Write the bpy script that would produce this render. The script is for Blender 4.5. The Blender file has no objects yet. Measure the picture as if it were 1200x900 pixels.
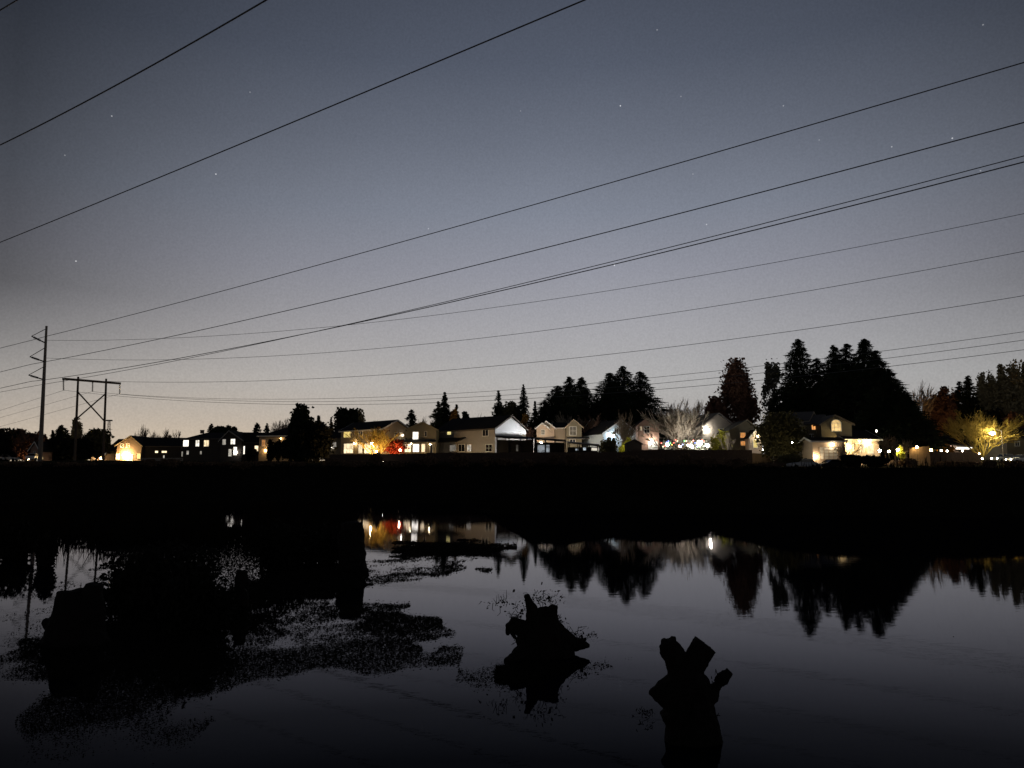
import bpy, bmesh, math, random
import numpy as np
from mathutils import Vector, Matrix

R = math.radians
scn = bpy.context.scene
COL = scn.collection
rnd = random.Random(7)
rng = np.random.default_rng(7)

# ------------------------------------------------------------------ camera
CAM_Z = 3.3
F = 906.0                       # focal length in photo pixels (photo is 1200 x 900)
PITCH = math.atan(100.0 / F)    # horizon sits 100 px under the middle
cd = bpy.data.cameras.new("camera")
cd.sensor_width = 36.0
cd.lens = F / 1200.0 * 36.0
cd.clip_start = 0.1
cd.clip_end = 20000.0
cam = bpy.data.objects.new("camera", cd)
cam.location = (0, 0, CAM_Z)
cam.rotation_euler = (R(90) + PITCH, 0, 0)
COL.objects.link(cam)
scn.camera = cam
C0 = np.array([0, 0, CAM_Z])
cp, sp = math.cos(PITCH), math.sin(PITCH)


def ray(px, py):
    a, b = (px - 600.0) / F, (450.0 - py) / F
    d = np.array([a, cp - sp * b, sp + cp * b])
    return d / d[1]


def at(px, py, D):
    return C0 + D * ray(px, py)


def on_water(px, py, z=0.0):
    d = ray(px, py)
    return C0 + d * ((z - CAM_Z) / d[2])


def mpp(D):
    return D / F


# ------------------------------------------------------------------ sky, exposure
scn.view_settings.view_transform = 'Standard'
scn.view_settings.look = 'None'
scn.view_settings.exposure = 0.0
scn.view_settings.gamma = 1.0
scn.view_settings.use_curve_mapping = False
try:
    scn.cycles.use_denoising = True
    scn.cycles.sample_clamp_indirect = 4.0
    scn.cycles.max_bounces = 6
    scn.cycles.caustics_reflective = False
    scn.cycles.caustics_refractive = False
except Exception:
    pass

world = bpy.data.worlds.new("World")
scn.world = world
world.use_nodes = True
wt = world.node_tree
for n in list(wt.nodes):
    wt.nodes.remove(n)


def wn(t, **k):
    n = wt.nodes.new(t)
    for a, v in k.items():
        setattr(n, a, v)
    return n


def wmath(op, a, b=None, clamp=False):
    n = wn('ShaderNodeMath', operation=op, use_clamp=clamp)
    for i, v in enumerate((a, b)):
        if v is None:
            continue
        if isinstance(v, (int, float)):
            n.inputs[i].default_value = v
        else:
            wt.links.new(v, n.inputs[i])
    return n.outputs[0]


tc = wn('ShaderNodeTexCoord')
nrm = wn('ShaderNodeVectorMath', operation='NORMALIZE')
wt.links.new(tc.outputs['Generated'], nrm.inputs[0])
DIR = nrm.outputs[0]
sep = wn('ShaderNodeSeparateXYZ')
wt.links.new(DIR, sep.inputs[0])
ELEV = sep.outputs[2]
AZ = wmath('ARCTAN2', sep.outputs[0], sep.outputs[1])
ramp = wn('ShaderNodeValToRGB')
wt.links.new(ELEV, ramp.inputs[0])
STOPS = [(0.0, (.43, .40, .355)), (.055, (.415, .395, .375)), (.11, (.425, .420, .420)), (.18, (.368, .368, .395)),
         (.25, (.288, .297, .348)), (.32, (.214, .236, .292)), (.40, (.142, .160, .206)), (.48, (.087, .102, .140)),
         (.56, (.060, .071, .100)), (.70, (.042, .052, .076)), (1.0, (.030, .038, .058))]
cr = ramp.color_ramp
cr.elements[0].position, cr.elements[0].color = STOPS[0][0], (*STOPS[0][1], 1)
cr.elements[1].position, cr.elements[1].color = STOPS[-1][0], (*STOPS[-1][1], 1)
for p_, c_ in STOPS[1:-1]:
    e = cr.elements.new(p_)
    e.color = (*c_, 1)
# last afterglow low in the west (left), fading with height and to both sides
dz = wmath('SUBTRACT', AZ, R(-24))
gaz = wmath('EXPONENT', wmath('MULTIPLY', wmath('MULTIPLY', dz, dz), -1.0 / (2 * R(17) ** 2)))
gel = wmath('EXPONENT', wmath('MULTIPLY', wmath('MAXIMUM', ELEV, 0.0), -1.0 / 0.07))
gf = wmath('MULTIPLY', gaz, gel)
glow = wn('ShaderNodeMixRGB', blend_type='ADD')
glow.inputs[2].default_value = (.27, .14, -.16, 1)
wt.links.new(gf, glow.inputs[0])
wt.links.new(ramp.outputs[0], glow.inputs[1])
# lens vignette put into the sky colour: darker to both sides and behind
da = wmath('SUBTRACT', AZ, R(4))
kel = wmath('MULTIPLY', wmath('SUBTRACT', ELEV, 0.035), 9.5)
kel = wmath('MINIMUM', wmath('MAXIMUM', kel, 0.06), 1.6)
side = wmath('MAXIMUM', wmath('SUBTRACT', 1.0, wmath('MULTIPLY', wmath('MULTIPLY', da, da), kel)), 0.30)
mul = wn('ShaderNodeVectorMath', operation='SCALE')
wt.links.new(glow.outputs[0], mul.inputs[0])
wt.links.new(side, mul.inputs['Scale'])
sky_col = mul.outputs[0]
STARS = [(727, 124, .9), (253, 204, .75), (89, 306, .7), (1116, 162, .7), (1045, 172, .4), (720, 311, .8), (828, 263, .5),
         (1036, 187, .3), (131, 136, .45), (76, 182, .25), (293, 108, .25), (798, 113, .25), (918, 124, .3), (770, 35, .3),
         (1152, 29, .3), (502, 268, .35), (1149, 200, .3), (610, 130, .2), (812, 204, .25), (960, 164, .2)]
acc = None
for sx, sy, sb in STARS:
    d = ray(sx, sy)
    d = d / np.linalg.norm(d)
    vm = wn('ShaderNodeVectorMath', operation='DISTANCE')
    wt.links.new(DIR, vm.inputs[0])
    vm.inputs[1].default_value = tuple(d)
    v = wmath('MULTIPLY', wmath('LESS_THAN', vm.outputs['Value'], 0.0008), sb * .55)
    acc = v if acc is None else wmath('ADD', acc, v)
def wnoise(scale, detail, lo, hi):
    n = wn('ShaderNodeTexNoise')
    n.inputs['Scale'].default_value = scale
    n.inputs['Detail'].default_value = detail
    wt.links.new(DIR, n.inputs['Vector'])
    r = wn('ShaderNodeMapRange')
    r.inputs['From Min'].default_value = .25
    r.inputs['From Max'].default_value = .75
    r.inputs['To Min'].default_value = lo
    r.inputs['To Max'].default_value = hi
    wt.links.new(n.outputs['Fac'], r.inputs['Value'])
    return r.outputs[0]


veil = wmath('MULTIPLY', wnoise(3.0, 4, .96, 1.04), wnoise(420.0, 2, .93, 1.07))
mul2 = wn('ShaderNodeVectorMath', operation='SCALE')
wt.links.new(sky_col, mul2.inputs[0])
wt.links.new(veil, mul2.inputs['Scale'])
sky_col = mul2.outputs[0]
addv = wn('ShaderNodeMixRGB', blend_type='ADD')
addv.inputs[0].default_value = 1.0
wt.links.new(sky_col, addv.inputs[1])
wt.links.new(acc, addv.inputs[2])
bg = wn('ShaderNodeBackground')
bg.inputs[1].default_value = 1.0
wt.links.new(addv.outputs[0], bg.inputs[0])
wo = wn('ShaderNodeOutputWorld')
wt.links.new(bg.outputs[0], wo.inputs[0])


# ------------------------------------------------------------------ materials
def mat(name, col, rough=.8, var=.35, scale=3.0, spec=.3, emit=None, strength=0.0, bump=0.0, stripe=None, emit_var=0.0):
    m = bpy.data.materials.new(name)
    m.use_nodes = True
    nt = m.node_tree
    b = nt.nodes['Principled BSDF']
    b.inputs['Roughness'].default_value = rough
    b.inputs['Specular IOR Level'].default_value = spec
    t = nt.nodes.new('ShaderNodeTexCoord')
    n = nt.nodes.new('ShaderNodeTexNoise')
    n.inputs['Scale'].default_value = scale
    n.inputs['Detail'].default_value = 5
    nt.links.new(t.outputs['Object'], n.inputs['Vector'])
    mx = nt.nodes.new('ShaderNodeMixRGB')
    mx.inputs[1].default_value = (*[c * (1 - var) for c in col], 1)
    mx.inputs[2].default_value = (*[min(1, c * (1 + var)) for c in col], 1)
    nt.links.new(n.outputs['Fac'], mx.inputs[0])
    out = mx.outputs[0]
    if stripe:                                   # siding / shingle courses
        w = nt.nodes.new('ShaderNodeTexWave')
        w.wave_type = 'BANDS'
        w.bands_direction = stripe[0]
        w.wave_profile = 'SAW'
        w.inputs['Scale'].default_value = stripe[1]
        nt.links.new(t.outputs['Object'], w.inputs['Vector'])
        m2 = nt.nodes.new('ShaderNodeMixRGB')
        m2.blend_type = 'MULTIPLY'
        m2.inputs[0].default_value = .25
        nt.links.new(out, m2.inputs[1])
        nt.links.new(w.outputs['Color'], m2.inputs[2])
        out = m2.outputs[0]
    nt.links.new(out, b.inputs['Base Color'])
    if bump:
        bp = nt.nodes.new('ShaderNodeBump')
        bp.inputs['Strength'].default_value = bump
        nt.links.new(n.outputs['Fac'], bp.inputs['Height'])
        nt.links.new(bp.outputs[0], b.inputs['Normal'])
    if emit:
        b.inputs['Emission Color'].default_value = (*emit, 1)
        if emit_var:                             # curtains and furniture seen through the pane
            v = nt.nodes.new('ShaderNodeTexVoronoi')
            v.inputs['Scale'].default_value = 1.6
            nt.links.new(t.outputs['Object'], v.inputs['Vector'])
            r = nt.nodes.new('ShaderNodeMapRange')
            r.inputs['To Min'].default_value = strength * (1 - emit_var)
            r.inputs['To Max'].default_value = strength * (1 + emit_var)
            nt.links.new(v.outputs['Color'], r.inputs['Value'])
            nt.links.new(r.outputs[0], b.inputs['Emission Strength'])
        else:
            b.inputs['Emission Strength'].default_value = strength
    return m


M = {}
M['siding_grey'] = mat('siding_grey', (.33, .30, .27), .75, .15, 1.5, stripe=('Z', 2.2))
M['siding_tan'] = mat('siding_tan', (.40, .32, .23), .75, .15, 1.5, stripe=('Z', 2.2))
M['siding_peach'] = mat('siding_peach', (.62, .48, .36), .75, .12, 1.5, stripe=('Z', 2.2))
M['siding_white'] = mat('siding_white', (.74, .74, .74), .7, .08, 1.5, stripe=('Z', 2.2))
M['siding_blue'] = mat('siding_blue', (.58, .66, .70), .7, .1, 1.5, stripe=('Z', 2.2))
M['siding_brown'] = mat('siding_brown', (.17, .12, .09), .75, .2, 1.5, stripe=('Z', 2.2))
M['siding_dark'] = mat('siding_dark', (.055, .045, .04), .8, .2, 1.5, stripe=('Z', 2.2))
M['siding_rose'] = mat('siding_rose', (.42, .27, .21), .75, .15, 1.5, stripe=('Z', 2.2))
M['siding_olive'] = mat('siding_olive', (.22, .19, .13), .75, .15, 1.5, stripe=('Z', 2.2))
M['roof_dark'] = mat('roof_dark', (.022, .021, .022), .95, .3, 4, spec=.1, stripe=('Z', 3))
M['roof_mid'] = mat('roof_mid', (.12, .11, .10), .95, .3, 4, spec=.1, stripe=('Z', 3))
M['trim_white'] = mat('trim_white', (.7, .68, .64), .6, .06, 2)
M['trim_dark'] = mat('trim_dark', (.10, .085, .07), .7, .15, 2)
M['glass_dark'] = mat('glass_dark', (.015, .016, .018), .08, .1, 1, spec=.5)
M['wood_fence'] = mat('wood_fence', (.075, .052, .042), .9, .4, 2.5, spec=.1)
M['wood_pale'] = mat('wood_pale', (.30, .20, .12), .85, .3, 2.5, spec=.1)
M['wood_dark'] = mat('wood_dark', (.022, .018, .015), .9, .35, 3, spec=.1)
M['pole_wood'] = mat('pole_wood', (.10, .08, .065), .9, .3, 2, spec=.1, bump=.2)
M['pole_steel'] = mat('pole_steel', (.16, .14, .125), .6, .15, 1.5)
M['insulator'] = mat('insulator', (.09, .085, .085), .4, .1, 2)
M['wire'] = mat('wire', (.10, .10, .11), .6, .1, 1)
M['bark'] = mat('bark', (.075, .058, .045), .95, .4, 6, spec=.1)
M['bark_dead'] = mat('bark_dead', (.018, .015, .013), .95, .45, 9, spec=.08, bump=.5)
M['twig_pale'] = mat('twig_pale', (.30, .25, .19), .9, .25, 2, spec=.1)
M['twig_tan'] = mat('twig_tan', (.22, .17, .12), .9, .25, 2, spec=.1)
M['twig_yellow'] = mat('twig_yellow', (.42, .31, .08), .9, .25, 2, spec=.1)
M['twig_rust'] = mat('twig_rust', (.20, .12, .085), .9, .25, 2, spec=.1)
M['leaf_pine'] = mat('leaf_pine', (.018, .024, .014), .9, .4, 1.2, spec=.05)
M['leaf_fir'] = mat('leaf_fir', (.026, .034, .018), .9, .4, 1.2, spec=.05)
M['leaf_olive'] = mat('leaf_olive', (.105, .092, .042), .9, .4, 1.0, spec=.05)
M['leaf_russet'] = mat('leaf_russet', (.15, .080, .055), .9, .4, 1.0, spec=.05)
M['leaf_red'] = mat('leaf_red', (.34, .05, .025), .8, .35, 1.0, spec=.1)
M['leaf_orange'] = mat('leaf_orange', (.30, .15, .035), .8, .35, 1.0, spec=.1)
M['leaf_grey'] = mat('leaf_grey', (.14, .135, .10), .9, .35, 1.0, spec=.05)
M['leaf_gold'] = mat('leaf_gold', (.34, .28, .16), .9, .35, 1.0, spec=.05)
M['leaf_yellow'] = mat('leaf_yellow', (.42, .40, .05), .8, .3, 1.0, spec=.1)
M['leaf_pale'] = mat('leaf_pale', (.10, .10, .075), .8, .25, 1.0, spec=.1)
M['leaf_dark'] = mat('leaf_dark', (.016, .016, .012), .9, .4, 1.2, spec=.05)
M['ground'] = mat('ground', (.014, .013, .010), 1.0, .5, .25, spec=0)
M['reed'] = mat('reed', (.016, .014, .010), .95, .5, 1.0, spec=0)
M['weed'] = mat('weed', (.016, .014, .011), .95, .5, 2.0, spec=.03)
M['car_dark'] = mat('car_dark', (.02, .02, .022), .3, .05, 1, spec=.5)
M['car_silver'] = mat('car_silver', (.42, .43, .45), .3, .05, 1, spec=.5)
M['car_white'] = mat('car_white', (.7, .7, .7), .3, .05, 1, spec=.5)
M['tyre'] = mat('tyre', (.02, .02, .02), .9, .1, 5)
M['concrete'] = mat('concrete', (.30, .28, .25), .9, .2, 2)
WARM, NEUT, YEL, ORG, COOL = (1, .78, .48), (1, .92, .78), (1, .74, .22), (1, .42, .12), (.80, .92, 1)


def pane(col, s, v=.5):
    s = s * .62 if s > .5 else s
    k = 'pane_%s_%.2f' % ('_'.join('%02d' % int(c * 99) for c in col), s)
    if k not in M:
        M[k] = mat('window_light', (.05, .05, .05), .2, 0, 1, emit=col, strength=s, emit_var=v)
    return M[k]


def bulbm(col, s):
    k = 'bulb_%s_%.1f' % ('_'.join('%02d' % int(c * 99) for c in col), s)
    if k not in M:
        M[k] = mat('lamp_light', (.8, .8, .8), .4, 0, 1, emit=col, strength=s)
    return M[k]


# ------------------------------------------------------------------ mesh helpers
BASE = {}


def tag(o, label=None, cat=None, group=None, kind=None):
    for k, v in (('label', label), ('category', cat), ('group', group), ('kind', kind)):
        if v:
            o[k] = v
    return o


def thing(name, loc, label, cat, group=None):
    o = bpy.data.objects.new(name, None)
    o.empty_display_size = .3
    o.location = tuple(float(v) for v in loc)
    COL.objects.link(o)
    BASE[o.name] = np.array(loc, float)
    return tag(o, label, cat, group)


def link_mesh(name, me, m, parent):
    me.materials.append(m)
    o = bpy.data.objects.new(name, me)
    COL.objects.link(o)
    if parent is not None:
        o.parent = parent
        BASE[o.name] = BASE[parent.name]
    return o


class MB:
    def __init__(s):
        s.v, s.f = [], []

    def face(s, pts):
        i = len(s.v)
        s.v += [tuple(map(float, p)) for p in pts]
        s.f.append(tuple(range(i, i + len(pts))))

    def prism(s, poly, ext):
        """closed polygon (3-D points) extruded by the vector ext"""
        n, i = len(poly), len(s.v)
        e = np.array(ext, float)
        s.v += [tuple(map(float, p)) for p in poly] + [tuple(map(float, np.array(p) + e)) for p in poly]
        s.f.append(tuple(range(i + n - 1, i - 1, -1)))
        s.f.append(tuple(range(i + n, i + 2 * n)))
        for k in range(n):
            j = (k + 1) % n
            s.f.append((i + k, i + j, i + n + j, i + n + k))

    def box(s, o, u, v, w):
        """corner o and three edge vectors"""
        o, u, v, w = (np.array(a, float) for a in (o, u, v, w))
        s.prism([o, o + u, o + u + v, o + v], w)

    def tube(s, pts, rad, n=6, cap=True):
        pts = [np.array(p, float) for p in pts]
        i0 = len(s.v)
        for k, p in enumerate(pts):
            a = pts[min(k + 1, len(pts) - 1)] - pts[max(k - 1, 0)]
            a = a / (np.linalg.norm(a) + 1e-9)
            h = np.array([1, 0, 0]) if abs(a[0]) < .8 else np.array([0, 1, 0])
            x = np.cross(a, h)
            x /= np.linalg.norm(x)
            y = np.cross(a, x)
            r = rad[k] if hasattr(rad, '__len__') else rad
            for q in range(n):
                t = 2 * math.pi * q / n
                s.v.append(tuple(p + r * (math.cos(t) * x + math.sin(t) * y)))
        for k in range(len(pts) - 1):
            for q in range(n):
                a, b = i0 + k * n + q, i0 + k * n + (q + 1) % n
                s.f.append((a, b, b + n, a + n))
        if cap:
            s.f.append(tuple(i0 + q for q in range(n - 1, -1, -1)))
            s.f.append(tuple(i0 + (len(pts) - 1) * n + q for q in range(n)))

    def ball(s, c, r, seg=8, rings=5, sq=(1, 1, 1)):
        i0 = len(s.v)
        for a in range(1, rings):
            t = math.pi * a / rings
            for b in range(seg):
                p = 2 * math.pi * b / seg
                s.v.append((c[0] + r * sq[0] * math.sin(t) * math.cos(p), c[1] + r * sq[1] * math.sin(t) * math.sin(p), c[2] + r * sq[2] * math.cos(t)))
        top, bot = len(s.v), len(s.v) + 1
        s.v += [(c[0], c[1], c[2] + r * sq[2]), (c[0], c[1], c[2] - r * sq[2])]
        for a in range(rings - 2):
            for b in range(seg):
                c2 = (b + 1) % seg
                s.f.append((i0 + a * seg + b, i0 + (a + 1) * seg + b, i0 + (a + 1) * seg + c2, i0 + a * seg + c2))
        for b in range(seg):
            c2 = (b + 1) % seg
            s.f.append((top, i0 + b, i0 + c2))
            l = i0 + (rings - 2) * seg
            s.f.append((bot, l + c2, l + b))

    def build(s, name, m, parent=None, smooth=False):
        me = bpy.data.meshes.new(name)
        v = np.array(s.v, float)
        if parent is not None:
            v = v - BASE[parent.name]
        me.from_pydata(v.tolist(), [], s.f)
        if smooth:
            me.polygons.foreach_set('use_smooth', [True] * len(me.polygons))
        me.update()
        return link_mesh(name, me, m, parent)


def quad_mesh(name, quads, m, parent=None):
    """quads: (N,4,3) array of loose leaf faces -> ONE mesh"""
    q = np.asarray(quads, float)
    if parent is not None:
        q = q - BASE[parent.name]
    n = len(q)
    me = bpy.data.meshes.new(name)
    me.vertices.add(n * 4)
    me.vertices.foreach_set('co', q.reshape(-1).astype(np.float32))
    me.loops.add(n * 4)
    me.loops.foreach_set('vertex_index', np.arange(n * 4, dtype=np.int32))
    me.polygons.add(n)
    me.polygons.foreach_set('loop_start', np.arange(0, n * 4, 4, dtype=np.int32))
    me.polygons.foreach_set('loop_total', np.full(n, 4, dtype=np.int32))
    me.update(calc_edges=True)
    me.validate()
    return link_mesh(name, me, m, parent)


def leaves(c, size, aspect=.6, flat=0.0):
    """leaf quads round the centres c; flat = 1 lays them level"""
    n = len(c)
    a = rng.normal(size=(n, 3))
    b = rng.normal(size=(n, 3))
    a[:, 2] *= (1 - flat)
    b[:, 2] *= (1 - flat)
    a /= np.linalg.norm(a, axis=1)[:, None] + 1e-9
    b -= a * np.sum(a * b, axis=1)[:, None]
    b /= np.linalg.norm(b, axis=1)[:, None] + 1e-9
    s = np.asarray(size)
    s = np.broadcast_to(s, (n,))[:, None]
    j = lambda: (1 + rng.uniform(-.35, .35, size=(n, 1)))
    return np.stack([c - a * s * j(), c - b * s * aspect * j(), c + a * s * j(), c + b * s * aspect * j()], axis=1)


# ------------------------------------------------------------------ the ground, pond and bank
PROF_D = [-80, -10, 3, 6.5, 8, 11, 20, 60, 70, 74, 82, 100, 130, 150, 200, 300, 700, 4000]
PROF_Z = [2.2, 1.7, 1.4, .35, -.25, -.9, -1.3, -1.2, -.6, -.08, .7, 2.1, 4.1, 4.85, 5.4, 6.2, 8, 20]


def zg(D, x=0.0):
    k = 1.0 if 8 < D < 700 else 0.0
    u = x / max(D, 1.0)
    sp_ = min(1.0, max(0.0, (u + .10) / .13))
    sp_ = sp_ * sp_ * (3 - 2 * sp_)
    hump = sp_ * (3.25 + 1.1 * min(1.0, max(0.0, (u - .24) / .12)) + .45 * min(1.0, max(0.0, (u - .42) / .1)) + .28 * math.sin(x * .23) + .22 * math.sin(x * .61) + .15 * math.sin(x * 1.37 + D)) * math.exp(-((D - 63 - 1.5 * math.sin(x * .13)) / 6.0) ** 2)
    return float(np.interp(D, PROF_D, PROF_Z)) + hump + k * (.10 * math.sin(x * .11 + D * .07) + .07 * math.sin(x * .31 - D * .19))


ys = sorted(set(list(np.linspace(-80, 8, 14)) + list(np.linspace(8, 44, 10)) + list(np.linspace(44, 84, 42)) + list(np.linspace(84, 160, 40)) + [180, 200, 240, 300, 450, 700, 1500, 4000]))
xs = sorted(set(list(np.linspace(-160, 160, 110)) + [-3000, -1200, -600, -350, -240, 240, 350, 600, 1200, 3000]))
g = MB()
for y in ys:
    for x in xs:
        yy = y
        if 60 < y < 100:
            yy = y + 3.0 * math.sin(x * .05) + 1.2 * math.sin(x * .17 + 1)
        g.v.append((x, y, zg(yy, x)))
nx = len(xs)
for j in range(len(ys) - 1):
    for i in range(nx - 1):
        a = j * nx + i
        g.f.append((a, a + 1, a + nx + 1, a + nx))
gnt = M['ground'].node_tree
gtc = gnt.nodes.new('ShaderNodeTexCoord')
gsx = gnt.nodes.new('ShaderNodeSeparateXYZ')
gmr = gnt.nodes.new('ShaderNodeMapRange')
gmr.inputs['From Min'].default_value = 126
gmr.inputs['From Max'].default_value = 134
gmx = gnt.nodes.new('ShaderNodeMixRGB')
gb = gnt.nodes['Principled BSDF']
src = gb.inputs['Base Color'].links[0].from_socket
gnt.links.new(gtc.outputs['Object'], gsx.inputs[0])
gnt.links.new(gsx.outputs[1], gmr.inputs['Value'])
gnt.links.new(gmr.outputs[0], gmx.inputs[0])
gnt.links.new(src, gmx.inputs[1])
gmx.inputs[2].default_value = (.055, .050, .032, 1)          # mown lawn and gravel of the yards
gnt.links.new(gmx.outputs[0], gb.inputs['Base Color'])
tag(g.build('ground', M['ground'], None, True), kind='structure')

wm = bpy.data.materials.new('pond_water')
wm.use_nodes = True
nt = wm.node_tree
nt.nodes.remove(nt.nodes['Principled BSDF'])
df = nt.nodes.new('ShaderNodeBsdfDiffuse')            # dark peaty water
df.inputs['Color'].default_value = (.0030, .0030, .0062, 1)
gl = nt.nodes.new('ShaderNodeBsdfGlossy')
gl.inputs['Roughness'].default_value = .022
gl.inputs['Color'].default_value = (.91, .91, 1.0, 1)
lw = nt.nodes.new('ShaderNodeLayerWeight')
refl = nt.nodes.new('ShaderNodeValToRGB')               # camera's crushed blacks put into hand-tuned reflectance; strong mirror only at grazing angles
fe = refl.color_ramp
REFL = [(0.0, .012), (.55, .012), (.665, .013), (.72, .042), (.765, .105), (.847, .32), (.923, .48), (1.0, .80)]
fe.elements[0].position, fe.elements[0].color = 0.0, (.012, .012, .012, 1)
fe.elements[1].position, fe.elements[1].color = 1.0, (.80, .80, .80, 1)
for p_, c_ in REFL[1:-1]:
    e = fe.elements.new(p_)
    e.color = (c_, c_, c_, 1)
nt.links.new(lw.outputs['Facing'], refl.inputs[0])
ms = nt.nodes.new('ShaderNodeMixShader')
nt.links.new(refl.outputs[0], ms.inputs[0])
nt.links.new(df.outputs[0], ms.inputs[1])
nt.links.new(gl.outputs[0], ms.inputs[2])
nt.links.new(ms.outputs[0], nt.nodes['Material Output'].inputs[0])
t_ = nt.nodes.new('ShaderNodeTexCoord')
mp = nt.nodes.new('ShaderNodeMapping')
mp.inputs['Scale'].default_value = (.8, 1.6, 1)
nz = nt.nodes.new('ShaderNodeTexNoise')
nz.inputs['Scale'].default_value = 2.2
nz.inputs['Detail'].default_value = 3
bp = nt.nodes.new('ShaderNodeBump')
bp.inputs['Strength'].default_value = .010
bp.inputs['Distance'].default_value = .1
nt.links.new(t_.outputs['Object'], mp.inputs['Vector'])
nt.links.new(mp.outputs[0], nz.inputs['Vector'])
nt.links.new(nz.outputs['Fac'], bp.inputs['Height'])
nt.links.new(bp.outputs[0], gl.inputs['Normal'])
w_ = MB()
w_.face([(-400, -30, 0), (400, -30, 0), (400, 90, 0), (-400, 90, 0)])
tag(w_.build('pond_water', wm), kind='structure')


# ------------------------------------------------------------------ houses
class House:
    def __init__(s, name, px, D, label, cat='house', group='houses across the pond'):
        p = at(px, 540, D)
        s.z = zg(D, p[0])
        s.t = thing(name, (p[0], D, s.z), label, cat, group)
        s.plane = None

    def volume(s, px0, D0, px1, D1, depth, eave, ridge, axis='x', wall='siding_grey', roof='roof_dark', trim='trim_white',
               over=.4, hip=0.0, peak=None, names=('wall', 'roof', 'fascia')):
        """front face from pixel px0 at depth D0 to px1 at D1; axis 'x' ridge runs along the front, 'y' the gable faces us.
        eave / ridge are pixel heights at the front face (eave) and at the ridge."""
        A = at(px0, 540, D0)
        B = at(px1, 540, D1)
        A[2] = B[2] = 0
        L = np.linalg.norm(B - A)
        u = (B - A) / L
        v = np.array([-u[1], u[0], 0])
        if v[1] < 0:
            v = -v
        Dm = (D0 + D1) / 2
        ze = at(600, eave, Dm)[2]
        zr = at(600, ridge, Dm + (depth / 2 * v[1] if axis == 'x' else 0))[2]
        zb = s.z - .3
        Z = np.array([0, 0, 1.0])
        P = lambda a, b_, z: A + u * a + v * b_ + Z * z
        w = MB()
        th = .16
        if axis == 'x':
            m = depth / 2
            if hip:
                pk0 = pk1 = None
                w.prism([P(0, 0, zb), P(L, 0, zb), P(L, depth, zb), P(0, depth, zb)], Z * (ze - zb))
            else:
                w.face([P(0, 0, zb), P(L, 0, zb), P(L, 0, ze), P(0, 0, ze)])
                w.face([P(0, depth, zb), P(0, depth, ze), P(L, depth, ze), P(L, depth, zb)])
                for a in (0, L):
                    w.face([P(a, 0, zb), P(a, 0, ze), P(a, m, zr - th), P(a, depth, ze), P(a, depth, zb)])
            sl = (zr - ze) / m
            r = MB()
            if hip:
                h0 = hip
                e = ze - sl * over * .3
                lo = [P(-over, -over, e), P(L + over, -over, e), P(L + over, depth + over, e), P(-over, depth + over, e)]
                r0, r1 = P(h0, m, zr), P(L - h0, m, zr)
                r.face([lo[0], lo[1], r1, r0])
                r.face([lo[2], lo[3], r0, r1])
                r.face([lo[3], lo[0], r0])
                r.face([lo[1], lo[2], r1])
                r.prism([p - Z * .003 for p in lo], Z * -.2)
            else:
                e = ze - sl * over
                r.prism([P(-over, -over, e + th), P(-over, m, zr + th), P(-over, depth + over, e + th), P(-over, depth + over, e),
                         P(-over, m, zr), P(-over, -over, e)], u * (L + 2 * over))
            s.w = w.build(names[0], M[wall], s.t)
            s.r = r.build(names[1], M[roof], s.t)
            if trim:
                f = MB()
                f.box(P(-over, -over - .05, e - .10), u * (L + 2 * over), v * .045, Z * .24)
                if not hip:
                    for a in (-over - .05, L + over + .005):
                        f.prism([P(a, -over, e + th + .02), P(a, m, zr + th + .02), P(a, depth + over, e + th + .02), P(a, depth + over, e - .12),
                                 P(a, m, zr - .12), P(a, -over, e - .12)], u * .045)
                f.build(names[2], M[trim], s.t)
        else:
            m = L / 2 if peak is None else np.dot(at(peak, 540, Dm) * np.array([1, 1, 0]) - A, u)
            w.face([P(0, 0, zb), P(L, 0, zb), P(L, 0, ze), P(m, 0, zr - th), P(0, 0, ze)])
            w.face([P(0, depth, zb), P(0, depth, ze), P(m, depth, zr - th), P(L, depth, ze), P(L, depth, zb)])
            for a in (0, L):
                w.face([P(a, 0, zb), P(a, 0, ze), P(a, depth, ze), P(a, depth, zb)])
            s0, s1 = (zr - ze) / m, (zr - ze) / (L - m)
            e0, e1 = ze - s0 * over, ze - s1 * over
            r = MB()
            r.prism([P(-over, -over, e0 + th), P(m, -over, zr + th), P(L + over, -over, e1 + th), P(L + over, -over, e1),
                     P(m, -over, zr), P(-over, -over, e0)], v * (depth + 2 * over))
            s.w = w.build(names[0], M[wall], s.t)
            s.r = r.build(names[1], M[roof], s.t)
            if trim:
                f = MB()
                f.prism([P(-over - .02, -over - .05, e0 + th + .02), P(m, -over - .05, zr + th + .02), P(L + over + .02, -over - .05, e1 + th + .02),
                         P(L + over + .02, -over - .05, e1 - .12), P(m, -over - .05, zr - .12), P(-over - .02, -over - .05, e0 - .12)], v * .045)
                f.build(names[2], M[trim], s.t)
        s.front = (A, u, v)
        s.right = (A + u * L, v, -u)         # the end wall on the right, seen from outside: along v, outward u
        return s

    def hit(s, px, py, pl, off=0.0):
        A, u, v = pl
        A2 = A - v * off
        d = ray(px, py)
        n = v
        k = np.dot(A2 - C0, n) / np.dot(d, n)
        return C0 + d * k

    def rect(s, cx, cy, w, h, pl):
        A, u, v = pl
        p = s.hit(cx, cy, pl)
        D = p[1]
        a = s.hit(cx - w / 2, cy, pl)
        b_ = s.hit(cx + w / 2, cy, pl)
        ww = abs(np.dot(b_ - a, u))
        return p, u, v, ww, h * mpp(D)

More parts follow.
